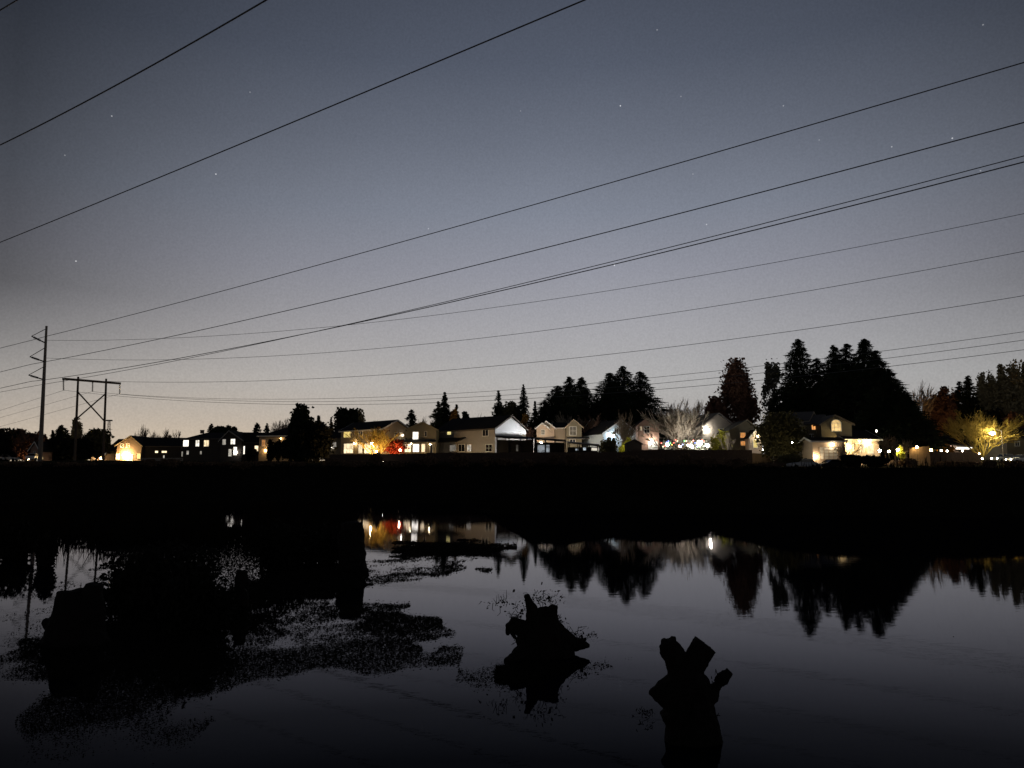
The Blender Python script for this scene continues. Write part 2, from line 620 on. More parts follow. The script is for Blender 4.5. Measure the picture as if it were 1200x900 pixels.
    def window(s, cx, cy, w, h, m, pl=None, name='window', frame='trim_white', cols=2, rows=1, label=None, arch=False):
        pl = pl or s.front
        p, u, v, W, H = s.rect(cx, cy, w, h, pl)
        Z = np.array([0, 0, 1.0])
        o = p - u * W / 2 - Z * H / 2
        fw = min(.09, W * .12)
        f = MB()
        n = -v * .07
        if arch:
            K = 10
            ring = [p + u * (W / 2) * math.cos(math.pi * k / K) + Z * (H * .5 - W / 2 * .8 + W / 2 * .8 * math.sin(math.pi * k / K)) for k in range(K + 1)]
            for k in range(K):
                q = [p + (r_ - p) * 1.0 for r_ in (ring[k], ring[k + 1])]
                c_ = p + Z * (H * .5 - W / 2 * .8)
                f.prism([q[0], q[1], c_ + (q[1] - c_) * .86, c_ + (q[0] - c_) * .86], n)
            H2 = H - W / 2 * .8
            f.box(o, u * fw, Z * H2, n)
            f.box(o + u * (W - fw), u * fw, Z * H2, n)
            f.box(o + u * fw, u * (W - 2 * fw), Z * fw, n)
            f.box(o + u * fw + Z * H2, u * (W - 2 * fw), Z * fw, n)
        else:
            f.box(o, u * fw, Z * H, n)
            f.box(o + u * (W - fw), u * fw, Z * H, n)
            f.box(o + u * fw, u * (W - 2 * fw), Z * fw, n)
            f.box(o + u * fw + Z * (H - fw), u * (W - 2 * fw), Z * fw, n)
            H2 = H
        for k in range(1, cols):
            f.box(o + u * (W * k / cols - .025) + Z * fw - v * .02, u * .05, Z * (H2 - 2 * fw), -v * .04)
        for k in range(1, rows):
            f.box(o + u * fw + Z * (H2 * k / rows - .025) - v * .02, u * (W - 2 * fw), Z * .05, -v * .035)
        fo = f.build(name, M[frame], s.t)
        g_ = MB()
        off = -v * .012
        if arch:
            g_.face([p_ + off for p_ in ([o, o + u * W] + ring)])
        else:
            g_.face([o + off + u * .02 + Z * .02, o + u * (W - .02) + off + Z * .02, o + u * (W - .02) + Z * (H - .02) + off, o + u * .02 + Z * (H - .02) + off])
        g_.build('pane' if name != 'garage_door' else 'panel', m, fo)
        if label:
            fo['label'] = label
        return fo

    def lamp(s, px, py, col=WARM, strength=120, r=.16, out=.35, pl=None, name='porch_lamp'):
        pl = pl or s.front
        A, u, v = pl
        p = s.hit(px, py, pl)
        q = s.hit(px, py, pl, out)
        mnt = MB()
        Z = np.array([0, 0, 1.0])
        mnt.box(p - u * .08 - Z * .08 - v * .001, u * .16, Z * .16, -v * .05)
        mnt.tube([p - v * .05, q + Z * (r + .04), q + Z * (r + .01)], .025, 5)
        mo = mnt.build(name, M['trim_dark'], s.t)
        b_ = MB()
        b_.ball(q, r, 8, 6)
        b_.build('bulb', bulbm(col, strength), mo, True)

    def canopy(s, px0, px1, py_top, py_bot, depth, pl=None, m='roof_dark', name='porch_roof', posts=0):
        """lean-to roof over the ground floor"""
        A, u, v = pl or s.front
        a = s.hit(px0, py_top, (A, u, v))
        b_ = s.hit(px1, py_top, (A, u, v))
        zt = (a[2] + b_[2]) / 2
        a[2] = b_[2] = zt
        drop = (py_bot - py_top) * mpp(a[1])
        Z = np.array([0, 0, 1.0])
        c_ = MB()
        L = b_ - a
        o = a - v * .004
        c_.prism([o, o - v * depth - Z * drop, o - v * depth - Z * (drop + .15), o - Z * .15], L)
        ro = c_.build(name, M[m], s.t)
        for k in range(posts):
            q = a + L * ((k + .06) / max(1, posts - 1) * .94 if posts > 1 else .5) - v * (depth - .25)
            pm = MB()
            pm.box(np.array([q[0] - .07, q[1] - .07, s.z - .2]), (.14, 0, 0), (0, .14, 0), (0, 0, q[2] - drop - .17 - s.z + .2 + .05))
            pm.build('post', M['trim_dark'] if m == 'roof_dark' else M['trim_white'], s.t)
        return ro

    def chimney(s, px, py_top, py_bot, D, w=.7):
        p = at(px, py_top, D)
        q = at(px, py_bot, D)
        c_ = MB()
        c_.box((p[0] - w / 2, D - w / 2, q[2]), (w, 0, 0), (0, w, 0), (0, 0, p[2] - q[2]))
        c_.box((p[0] - w / 2 - .06, D - w / 2 - .06, p[2]), (w + .12, 0, 0), (0, w + .12, 0), (0, 0, .12))
        c_.build('chimney', M['siding_brown'], s.r)


# --- far left
h = House('cottage', 41, 170, 'tiny pale gabled cottage among dark trees behind the tall single power pole')
h.volume(35, 170, 45, 170, 5, 526, 518, 'y', 'siding_rose')
h.window(40.5, 530, 2.5, 3, M['glass_dark'])
h.window(44, 540, 2, 3, pane(NEUT, .8))

h = House('floodlit_house', 150, 190, 'gabled house with a dazzling yellow floodlight on its front, right of the H-frame pylon')
h.volume(136, 190, 165, 190, 9, 522, 511, 'y', 'siding_brown', trim='siding_tan', peak=152)
h.window(143, 522, 4, 5, M['glass_dark'], rows=2)
h.window(150, 522, 4, 5, pane(ORG, .35), rows=2)
h.window(163, 534.5, 3.4, 6.5, pane(YEL, 2.6))
h.window(138, 535, 4, 6.5, pane(WARM, 3.5))
h.window(152, 536, 7, 8, pane(WARM, 2.2), name='door', cols=1)
h.lamp(146, 533.5, (1, .66, .26), 520, .50, .75, name='flood_lamp')
fr0 = h.front
h.volume(164.5, 191, 217, 194, 9, 522.5, 513.5, 'x', 'siding_dark', trim='trim_dark', names=('side_wall', 'side_roof', 'side_fascia'))
h.window(183.5, 529.5, 4.2, 3, pane(WARM, 3.0), cols=1)
h.window(192.5, 529.5, 6.6, 2.8, pane(WARM, 2.4), cols=2)
h.window(192, 536, 2, 5, pane(NEUT, .45), name='door', cols=1)
h.chimney(199, 511, 515, 197)
h.volume(124, 193, 135.5, 192, 8, 529, 515, 'x', 'siding_tan', trim='trim_dark', names=('side_wall', 'side_roof', 'side_fascia'))
h.window(130, 535, 6, 5, pane(YEL, 1.3))

h = House('two_storey_house', 240, 178, 'dark two-storey house with three glowing upstairs windows in a row and a front gable')
h.volume(213, 180, 262, 178, 9, 514.5, 507, 'x', 'siding_dark', trim='trim_dark', hip=3.2)
h.window(218, 519.5, 7, 8, pane(NEUT, 3.2, .2), cols=1, label='brightest upstairs window, glowing white')
h.window(231.5, 519.5, 5, 8, pane(NEUT, 2.0))
h.window(242, 519.5, 6.5, 8, pane(WARM, 1.6), label='yellow upstairs window with a curtain')
h.window(213.6, 532, 1.8, 6, pane(NEUT, .6))
h.window(220, 530.5, 3, 5, pane(NEUT, .7))
h.window(235.5, 530.5, 2.2, 4, pane(NEUT, .6))
h.volume(257.5, 174, 283, 174, 8, 515.5, 505, 'y', 'siding_dark', trim='siding_grey', peak=267.5, names=('gable_wall', 'gable_roof', 'gable_fascia'))
h.window(262.7, 518, 4.6, 7, pane(NEUT, .35), rows=2)
h.window(273, 517.5, 6, 7, pane(NEUT, 2.2), rows=2)
h.window(269.5, 530.5, 4, 9, pane(NEUT, .8), cols=1)
h.window(275.6, 528.5, 4.6, 10, pane(NEUT, 2.6), cols=1)
h.lamp(277, 530, NEUT, 60, .16)
h.volume(283.3, 175, 307, 176, 8, 518, 507.5, 'x', 'siding_dark', trim='trim_dark', names=('side_wall', 'side_roof', 'side_fascia'))
h.window(285, 527.5, 4.6, 10, pane(NEUT, 3.0), cols=1)
h.window(300.6, 525.5, 5, 7, pane(WARM, 2.2), cols=1)
h.window(296, 531.5, 6, 2.8, pane(NEUT, 2.4))
h.chimney(237, 504.5, 508, 183)

h = House('hipped_house', 325, 165, 'hip-roofed house with orange lit walls, half hidden by dark columnar shrubs')
h.volume(303, 166, 347, 165, 9, 511, 502, 'x', 'siding_tan', trim='trim_white', hip=3.4)
h.window(309, 519, 5, 8, pane(ORG, .4))
h.window(334, 519, 6, 6, M['glass_dark'])
h.lamp(311, 528, (1, .62, .25), 120, .15)
h.lamp(329, 514, (1, .62, .25), 45, .12)

h = House('lit_house', 430, 156, 'house with one yellow upstairs window, behind the glowing orange bare tree')
h.volume(383, 165, 399, 163, 7, 513, 503, 'x', 'siding_olive', trim='trim_dark', names=('side_wall', 'side_roof', 'side_fascia'))
h.window(392, 522, 5, 8, pane(NEUT, .25))
h.lamp(388, 524, NEUT, 14, .12)
h.volume(399, 160, 448, 150, 6.6, 503.6, 494.5, 'x', 'siding_tan', trim='trim_white')
h.window(407, 509, 8.5, 8, pane(YEL, 1.25), label='yellow lit upstairs window')
h.window(423, 508, 4.6, 6.5, M['glass_dark'])
h.window(408.5, 525.5, 11, 12, pane(WARM, 1.9), cols=3, rows=2)
h.window(422.5, 525, 5, 13, pane(WARM, 1.6), name='door', cols=1)
h.window(431, 525.5, 7.5, 12, pane(WARM, 2.8), cols=2)
h.window(441, 526, 6, 11, pane(WARM, 1.8))
h.lamp(436, 519.5, (1, .72, .34), 520, .16, .5)
h.lamp(415, 519.5, (1, .72, .34), 160, .13, .4)
h.window(464, 509, 3.5, 5, M['glass_dark'], pl=h.right)
h.lamp(472, 510, NEUT, 35, .12, pl=h.right)

h = House('gable_house', 494, 150, 'tan gable-fronted house with a row of four bright ground floor windows beside a red maple')
h.volume(476, 150, 511, 150, 8, 503.5, 495, 'y', 'siding_olive', trim='siding_olive', peak=495)
h.window(487, 510.5, 7.5, 9.5, pane(NEUT, 2.6, .2), label='white glowing upstairs window')
h.window(499, 508.5, 2.8, 6.5, M['glass_dark'], cols=1)
h.window(478, 525, 8, 10, pane(WARM, 2.6))
h.window(487.5, 525, 8, 10, pane(NEUT, 3.4))
h.window(496, 525, 5, 10, pane(WARM, 2.0), cols=1)
h.window(505.5, 526, 4, 11, M['glass_dark'], name='door', cols=1)
h.canopy(475, 511, 515.5, 518, 1.6, m='roof_mid')
h.lamp(504, 520.5, WARM, 40, .12)
h.lamp(482, 519.8, WARM, 30, .10)
h.volume(456, 153, 475, 152, 6, 518, 512, 'x', 'siding_rose', trim='trim_white', names=('side_wall', 'side_roof', 'side_fascia'))
h.window(466, 525, 8, 9, pane(WARM, 2.4))

h = House('long_house', 555, 150, 'long two-storey house with a black roof and a white gable end facing right')
h.volume(513, 157, 580, 146, 8.7, 503.3, 489.5, 'x', 'siding_grey', trim='trim_dark')
h.window(526.5, 507.5, 5, 4.6, pane((1, .84, .32), 1.5), rows=2, label='small yellow lit window')
h.window(569, 507, 7.4, 8.5, M['glass_dark'])
h.window(550, 525, 5, 8.5, pane(NEUT, .9, .8), name='door', cols=1)
h.window(541, 525, 8, 9, M['glass_dark'], cols=2)
h.window(573, 525, 8, 9, M['glass_dark'], cols=2, rows=2)
h.window(531, 525, 8, 8, pane(NEUT, .12), cols=2)
h.canopy(514, 546, 513, 518, 2.4, posts=3)
ew = MB()
A_, u_, v_ = h.right
g0 = A_ - v_ * .015
zb_, ze_ = at(600, 511.5, 150)[2], at(600, 503.3, 151.5)[2]
zr_ = at(600, 489.8, 149.5)[2]
Z_ = np.array([0, 0, 1.0])
g0 = np.array([A_[0], A_[1], 0]) + np.array([u_[1], -u_[0], 0]) * .015
ew.face([g0 + Z_ * zb_, g0 + u_ * 8.7 + Z_ * zb_, g0 + u_ * 8.7 + Z_ * ze_, g0 + u_ * 4.35 + Z_ * (zr_ - .1), g0 + Z_ * ze_])
ew.build('gable_wall', M['siding_white'], h.t)
h.canopy(580.5, 616, 511.5, 514, 2.6, pl=h.right, posts=3)
h.window(598.5, 525, 5, 10.5, pane((1, .85, .62), 1.5), pl=h.right, name='door', cols=1, rows=2)
h.window(588, 524, 5, 8, M['glass_dark'], pl=h.right)

h = House('peach_house', 645, 168, 'peach two-gabled house lit from the front, just right of the white gable end')
h.volume(632, 167, 650, 167, 9, 501.5, 493.8, 'y', 'siding_peach', trim='trim_white', peak=640)
h.volume(629, 165.6, 642.5, 165.6, 1.3, 501.5, 496.3, 'y', 'siding_peach', trim='trim_white', peak=635.5, names=('bay_wall', 'bay_roof', 'bay_fascia'))
h.window(636.3, 506.5, 4.6, 6.4, pane(WARM, .10), rows=2)
h.volume(650.4, 168, 665, 168, 8, 501.5, 496, 'x', 'siding_tan', trim='trim_white', names=('side_wall', 'side_roof', 'side_fascia'))
h.canopy(627.5, 650, 512.5, 514.5, 1.4, m='siding_peach', pl=(at(629, 540, 165.4) * np.array([1, 1, 0]), np.array([1., 0, 0]), np.array([0, 1., 0])))

h = House('narrow_house', 672, 164, 'narrow tan gable house with a tall white-framed window, beside the peach house')
h.volume(664, 164, 682, 164, 9, 500, 492, 'y', 'siding_olive', trim='siding_tan', peak=672.5)
h.window(671.3, 505, 8.6, 10.5, pane(WARM, .06), cols=2, rows=2)
h.window(671, 517, 7, 5, M['glass_dark'])
h.canopy(664, 690, 512.5, 514, 1.6, m='roof_mid')

h = House('shadowed_house', 702, 176, 'dim dark-roofed house half hidden by twigs, with a pale line along its ridge')
h.volume(690, 174, 702, 174, 8, 500, 491, 'y', 'siding_olive', trim='siding_tan', peak=695.5)
h.window(694.5, 503, 5, 10, pane(NEUT, .08), cols=1, rows=2)
h.volume(702.4, 176, 718, 177, 8, 501, 493, 'x', 'siding_dark', trim='trim_white', names=('side_wall', 'side_roof', 'side_fascia'))
h.window(709, 508, 5, 6, M['glass_dark'])

h = House('bluish_house', 728, 160, 'house with a bluish white floodlit gable behind dark twigs')
h.volume(707, 160, 748, 163, 9, 508, 492.5, 'y', 'siding_blue', trim='trim_white', peak=728)
h.window(722, 505, 5, 7, M['glass_dark'])
h.window(728, 514, 6, 6, pane(COOL, 1.6))
h.lamp(719, 510.5, COOL, 260, .16, 1.0)
h.lamp(736, 516, COOL, 60, .14)

h = House('rose_house', 759, 160, 'rose-brown gabled house with a floodlit white lower wall left of the big bare tree')
h.volume(748, 160, 773, 160, 9, 498.5, 491, 'y', 'siding_rose', trim='siding_rose', peak=758)
h.window(758, 503.5, 7, 8.5, M['glass_dark'], cols=2, rows=2)
h.window(751, 502, 2.6, 5, pane(WARM, .7), cols=1)
h.window(765, 522, 11, 9, M['siding_white'], name='garage_door', cols=4, rows=4)
h.lamp(764, 516, NEUT, 330, .16, .8)

h = House('floodlight_house', 843, 155, 'steep gabled house with a white floodlight on its front, right of the biggest bare tree')
h.volume(824, 156, 862, 158, 9, 499, 484.5, 'y', 'siding_grey', roof='roof_mid', trim='siding_grey', peak=843)
h.window(846, 506, 6, 8, M['glass_dark'])
h.window(835, 522, 9, 9, pane(WARM, 1.0))
h.lamp(829, 503, NEUT, 300, .22, .5, name='flood_lamp')
h.lamp(841, 514, (1, .9, .6), 60, .12)

h = House('orange_window_house', 875, 148, 'grey-brown gable house with two small orange windows one above the other and a bright porch')
h.volume(856, 149, 893, 149, 8, 505, 492.8, 'y', 'siding_olive', trim='siding_olive', peak=876.5)
h.window(870.5, 510, 7, 7, pane(ORG, 1.0), rows=2)
h.window(871, 519.5, 7, 6, pane(ORG, 1.0), rows=1)
h.volume(880, 145.5, 894, 145.5, 3.3, 512, 504, 'y', 'siding_peach', trim='trim_white', peak=887, over=.25, names=('porch_wall', 'porch_roof', 'porch_fascia'))
h.window(885, 520, 6, 10, pane(YEL, 1.1), name='door', cols=1)
h.lamp(888, 511, (1, .9, .6), 170, .14, .5)

h = House('arched_window_house', 960, 132, 'large house with an arched gable window above a pale garage, behind the round olive tree')
h.volume(906, 135, 948, 132, 9, 494, 484, 'x', 'siding_olive', roof='roof_mid', trim='siding_tan')
h.volume(947, 131, 966, 130, 9, 496.5, 487, 'x', 'siding_olive', roof='roof_mid', trim='trim_dark', names=('side_wall', 'side_roof', 'side_fascia'))
h.window(953.5, 500, 5.6, 8, pane(ORG, 1.4), cols=2)
h.window(951, 512, 5, 7, M['glass_dark'])
h.volume(964, 128, 1000, 128, 9, 497, 487, 'y', 'siding_olive', roof='roof_mid', trim='trim_dark', peak=980, names=('gable_wall', 'gable_roof', 'gable_fascia'))
h.window(979.8, 498.5, 12.5, 14.5, pane((1, .66, .26), 1.5), cols=3, rows=2, arch=True, label='tall arched window glowing amber at its top')
h.volume(953, 123, 990, 123, 4.6, 517, 513.5, 'x', 'siding_peach', trim='trim_white', names=('garage_wall', 'garage_roof', 'garage_fascia'))
h.window(971, 531, 22, 15, M['trim_white'], name='garage_door', cols=4, rows=4, frame='siding_peach')
h.lamp(976, 521, WARM, 150, .14, .5)
h.lamp(956.5, 535, WARM, 150, .16, .5)

h = House('porch_house', 1010, 126, 'house whose warm yellow porch blazes with lamps under the tallest firs')
h.volume(991, 127, 1031, 128, 8, 514.5, 505, 'x', 'siding_peach', trim='trim_white')
h.window(1004, 526, 8, 13, M['siding_tan'], name='door', cols=1)
h.window(1020, 526, 7, 11, pane(WARM, 1.6), cols=2)
h.window(1011, 525, 3, 10, pane(WARM, .8), cols=1)
h.lamp(996, 523.5, (1, .72, .32), 300, .22, .7)
h.lamp(1018.5, 518.5, (1, .74, .34), 260, .20, .7)
h.lamp(1007, 517, (1, .78, .35), 40, .10, .5)

h = House('low_house', 1112, 150, 'low dark house with one long white lit window strip behind a brown fence')
h.volume(1086, 150, 1146, 150, 8, 520.5, 512, 'x', 'siding_brown', trim='trim_dark')
h.window(1129.5, 525.3, 21, 3.4, pane(NEUT, 4.0, .1), cols=5)
h.window(1104, 526, 6, 5, pane(ORG, .9))
h.lamp(1097.5, 523.5, NEUT, 160, .2)
h.lamp(1115, 524.5, NEUT, 150, .2)
h.chimney(1088, 508, 516, 153, 1.3)

h = House('pale_house', 1195, 140, 'plain pale olive house wall at the right edge, beyond the yellow tree')
h.volume(1181, 141, 1235, 140, 9, 513, 503, 'x', 'siding_olive', trim='trim_dark')
h.window(1192, 520, 6, 6, M['glass_dark'])


# ------------------------------------------------------------------ patio covers, sheds
def patio(px0, px1, top0, top1, D, depth, label, m='roof_dark', lit=None, name='patio_cover'):
    a, b_ = at(px0, top0, D), at(px1, top1, D)
    z = zg(D, (a[0] + b_[0]) / 2)
    t = thing(name, ((a[0] + b_[0]) / 2, D, z), label, 'patio cover', 'low patio covers behind the fence')
    Z = np.array([0, 0, 1.0])
    r = MB()
    r.prism([a, a + np.array([0, depth, .35]), a + np.array([0, depth, .20]), a - Z * .18], b_ - a)
    r.build('roof', M[m], t)
    for k in range(4):
        for dy in (.15, depth - .15):
            q = a + (b_ - a) * (.03 + .94 * k / 3)
            p = MB()
            p.box((q[0] - .07, D + dy, z - .2), (.14, 0, 0), (0, .14, 0), (0, 0, q[2] - z + .2 - .17 + dy * .11))
            p.build('post', M['wood_dark'], t)
    w = MB()
    w.box((a[0] + .1, D + depth - .02, z - .2), (b_[0] - a[0] - .2, 0, 0), (0, .05, 0), (0, 0, min(a[2], b_[2]) - z))
    w.build('back_screen', M['wood_dark'], t)
    if lit:
        for (cx, cy, w_, h_, col, s_) in lit:
            c_ = at(cx, cy, D + depth - .06)
            f = MB()
            W, H = w_ * mpp(D), h_ * mpp(D)
            f.box(c_ - np.array([W / 2, 0, H / 2]), (W, 0, 0), (0, .03, 0), (0, 0, H))
            fo = f.build('window', M['trim_dark'], t)
            g_ = MB()
            o = c_ - np.array([W / 2 - .05, .012, H / 2 - .05])
            g_.face([o, o + np.array([W - .1, 0, 0]), o + np.array([W - .1, 0, H - .1]), o + np.array([0, 0, H - .1])])
            g_.build('pane', pane(col, s_, .8), fo)
    return t


patio(581, 626, 511.5, 513.5, 140, 4, 'black flat patio cover in front of the white gable end', lit=[(606, 525, 3, 8, NEUT, .05)])
patio(627, 664, 514, 516.5, 139, 4, 'black flat patio cover with a dim bluish window under it, below the peach house',
      lit=[(637, 526, 15, 10, (.75, .82, .9), .22), (641, 527, 4, 5, COOL, .5)])
patio(666, 704, 518.5, 522, 138, 4, 'low patio cover with a pale lit roof edge, right of the two black ones', m='trim_dark',
      lit=[(676, 527, 4, 3, COOL, .25), (685, 526, 4, 4, COOL, .45), (698, 526.5, 11, 4, NEUT, .9)])

t = thing('garden_shed', at(743, 541, 141) * np.array([1, 1, 0]) + np.array([0, 0, zg(141, 22)]), 'black gabled garden shed in front of the floodlit white wall', 'shed')
a, b_ = at(734, 520, 141), at(752, 520, 141)
zt, zr_ = a[2], at(744, 515, 141)[2]
s_ = MB()
zb_ = zg(141, 22) - .2
pts = [(a[0], 141, zb_), (b_[0], 141, zb_), (b_[0], 141, zt), ((a[0] + b_[0]) / 2 + .2, 141, zr_ - .1), (a[0], 141, zt)]
s_.prism(pts, (0, 2.4, 0))
s_.build('wall', M['wood_dark'], t)
s_ = MB()
mx_ = (a[0] + b_[0]) / 2 + .2
s_.prism([(a[0] - .2, 140.8, zt - .15), (mx_, 140.8, zr_ - .08), (b_[0] + .2, 140.8, zt - .15), (b_[0] + .2, 140.8, zt), (mx_, 140.8, zr_ + .08), (a[0] - .2, 140.8, zt)], (0, 2.8, 0))
s_.build('roof', M['roof_dark'], t)
s_ = MB()
s_.box((mx_ - .5, 140.95, zb_ + .2), (1.0, 0, 0), (0, .04, 0), (0, 0, 1.9))
s_.build('door', M['wood_fence'], t)


# ------------------------------------------------------------------ fences
def fence(px0, D0, px1, D1, top0, top1, label, m='wood_fence', group='wooden fences along the yards', name='wooden_fence', gap=-.012):
    a, b_ = at(px0, top0, D0), at(px1, top1, D1)
    L = np.linalg.norm((b_ - a)[:2])
    u = (b_ - a) / L
    uu = np.array([u[0], u[1], 0])
    v = np.array([-uu[1], uu[0], 0])
    if v[1] < 0:
        v = -v
    mid = (a + b_) / 2
    t = thing(name, (mid[0], mid[1], zg(mid[1], mid[0])), label, 'fence', group)
    bd = MB()
    n = int(L / .15)
    Z = np.array([0, 0, 1.0])
    for k in range(n):
        p = a + u * (L * k / n)
        z0 = zg(p[1], p[0]) - .15
        p2 = np.array([p[0], p[1], z0]) + v * rnd.uniform(0, .008)
        bd.box(p2, uu * (L / n - gap), v * .025, Z * (p[2] + rnd.uniform(-.05, .03) - z0))
    bd.build('boards', M[m], t)
    k = max(2, int(L / 2.6) + 1)
    for i in range(k):
        p = a + u * (L * i / (k - 1))
        z0 = zg(p[1], p[0]) - .2
        q = MB()
        q.box(np.array([p[0], p[1], z0]) + v * .04 - uu * .06, uu * .12, v * .12, Z * (p[2] - .05 - z0))
        q.build('post', M[m], t)
    for f_ in (.25, .8):
        q = MB()
        s0 = a - Z * (a[2] - zg(a[1], a[0])) * (1 - f_) + v * .165
        s1 = b_ - Z * (b_[2] - zg(b_[1], b_[0])) * (1 - f_) + v * .165
        q.prism([s0, s0 + v * .05, s0 + v * .05 + Z * .1, s0 + Z * .1], s1 - s0)
        q.build('rail', M[m], t)
    return t


fence(738, 134, 881, 131, 527.2, 527.2, 'tall solid dark board fence standing in front of the brightest lights')
fence(500, 138, 737, 134.5, 530.5, 529.5, 'long dim board fence running below the long house and the patio covers')
fence(386, 141, 499, 138.5, 532.5, 531.5, 'low dark board fence under the bare tree and the red maple')
fence(166, 172, 214, 172, 536.5, 536.5, 'pale low picket fence below the dark roof of the floodlit house', 'concrete', gap=.05)
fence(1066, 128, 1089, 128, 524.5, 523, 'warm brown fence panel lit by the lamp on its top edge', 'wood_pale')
fence(1090, 132, 1150, 134, 529.5, 531, 'dim brown board fence below the long white window strip', 'wood_fence')
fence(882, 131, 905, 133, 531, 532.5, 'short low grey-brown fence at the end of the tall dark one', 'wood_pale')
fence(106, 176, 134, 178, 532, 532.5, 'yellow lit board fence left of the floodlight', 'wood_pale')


# ------------------------------------------------------------------ trees
def tube_pts(p, q, n=3, wob=.03):
    L = np.linalg.norm(np.array(q) - np.array(p))
    return [np.array(p) + (np.array(q) - np.array(p)) * k / n + (rng.normal(size=3) * wob * L if 0 < k < n else 0) for k in range(n + 1)]


def conifer(px, top, w, D, label, m='leaf_pine', n=5200, name='fir_tree', group=None, low=.06, power=.8, leaf=.50, sparse=0.0, full=.9, off=0.0):
    p = at(px, top, D)
    w = w * 1.85
    n = int(n * 2.9)
    bx = at(px + off, 540, D)[0]
    z0 = zg(D, bx)
    H = p[2] - z0
    W = w * mpp(D) / 2
    t = thing(name, (bx, D, z0), label, 'tree', group)
    tr = MB()
    B, T = np.array([bx, D, z0 - .3]), np.array([p[0], D, p[2] - .2])
    tr.tube(tube_pts(B, T, 5, .004), np.linspace(H * .017 + .05, .03, 6), 7)
    tr.build('trunk', M['bark'], t)
    nb = int(80 + H * 14)
    tt = low + (1 - low) * (rng.uniform(0, 1, nb) ** .9)
    az = rng.uniform(0, 2 * math.pi, nb)
    lob = 1 + .12 * np.sin(az * 2 + rng.uniform(0, 6)) + .12 * np.sin(az * 3 + tt * 14)
    ln = W * np.minimum(1.0, np.clip(1.03 - tt, 0, 1) / full) ** (power + .22) * (.74 + .50 * rng.random(nb)) * lob
    ln = np.maximum(ln, .22)
    if sparse:
        ln[rng.random(nb) < sparse] *= .3
    per = max(6, int(n / nb))
    cs, ss = [], []
    for k in range(nb):
        s = rng.uniform(0, 1, per) ** .62
        rr = ln[k] * s
        zz = z0 + H * tt[k] + ln[k] * (.10 - .42 * s ** 1.6) + rng.normal(size=per) * .10 * ln[k]
        ang = az[k] + rng.normal(size=per) * .16
        c = np.stack([bx + (p[0] - bx) * tt[k] + rr * np.cos(ang), D + rr * np.sin(ang), zz], axis=1)
        c[:, 2] = np.minimum(c[:, 2], p[2] - .05)
        cs.append(c)
        ss.append(leaf * (.55 + .6 * rng.random(per)) * (.30 + 1.10 * (1 - tt[k])) * (1.30 - .65 * s))
    tip = np.stack([np.full(24, p[0]) + rng.normal(size=24) * .10, np.full(24, D) + rng.normal(size=24) * .1, p[2] - rng.uniform(0, 1.6, 24)], axis=1)
    cs.append(tip)
    ss.append(np.full(24, .22))
    c, s = np.concatenate(cs), np.concatenate(ss)
    # each branch ends in a pointed spray that turns up
    o_ = np.stack([np.cos(az), np.sin(az), np.zeros(nb)], 1)
    sd = np.stack([-np.sin(az), np.cos(az), np.zeros(nb)], 1)
    ax = np.stack([bx + (p[0] - bx) * tt, np.full(nb, D), z0 + H * tt], 1)
    q0 = ax + o_ * (ln * .72)[:, None] + np.array([0, 0, 1.0]) * (ln * (.10 - .42 * .72 ** 1.6))[:, None]
    q1 = ax + o_ * (ln * 1.10 + .12)[:, None] + np.array([0, 0, 1.0]) * (ln * -.20 + .10)[:, None]
    wd = (.10 + .10 * ln / max(W, .1))[:, None]
    up_ = np.array([0, 0, 1.0])
    spr = np.concatenate([np.stack([q0 - sd * wd, q0 + sd * wd, q1 + sd * .015, q1 - sd * .015], 1), np.stack([q0 - up_ * wd * 1.3, q0 + up_ * wd, q1 + up_ * .02, q1 - up_ * .02], 1)])
    spr[:, :, 2] = np.minimum(spr[:, :, 2], p[2])
    quad_mesh('crown', np.concatenate([leaves(c, s, .45, .25), spr]), M[m], t)
    return t


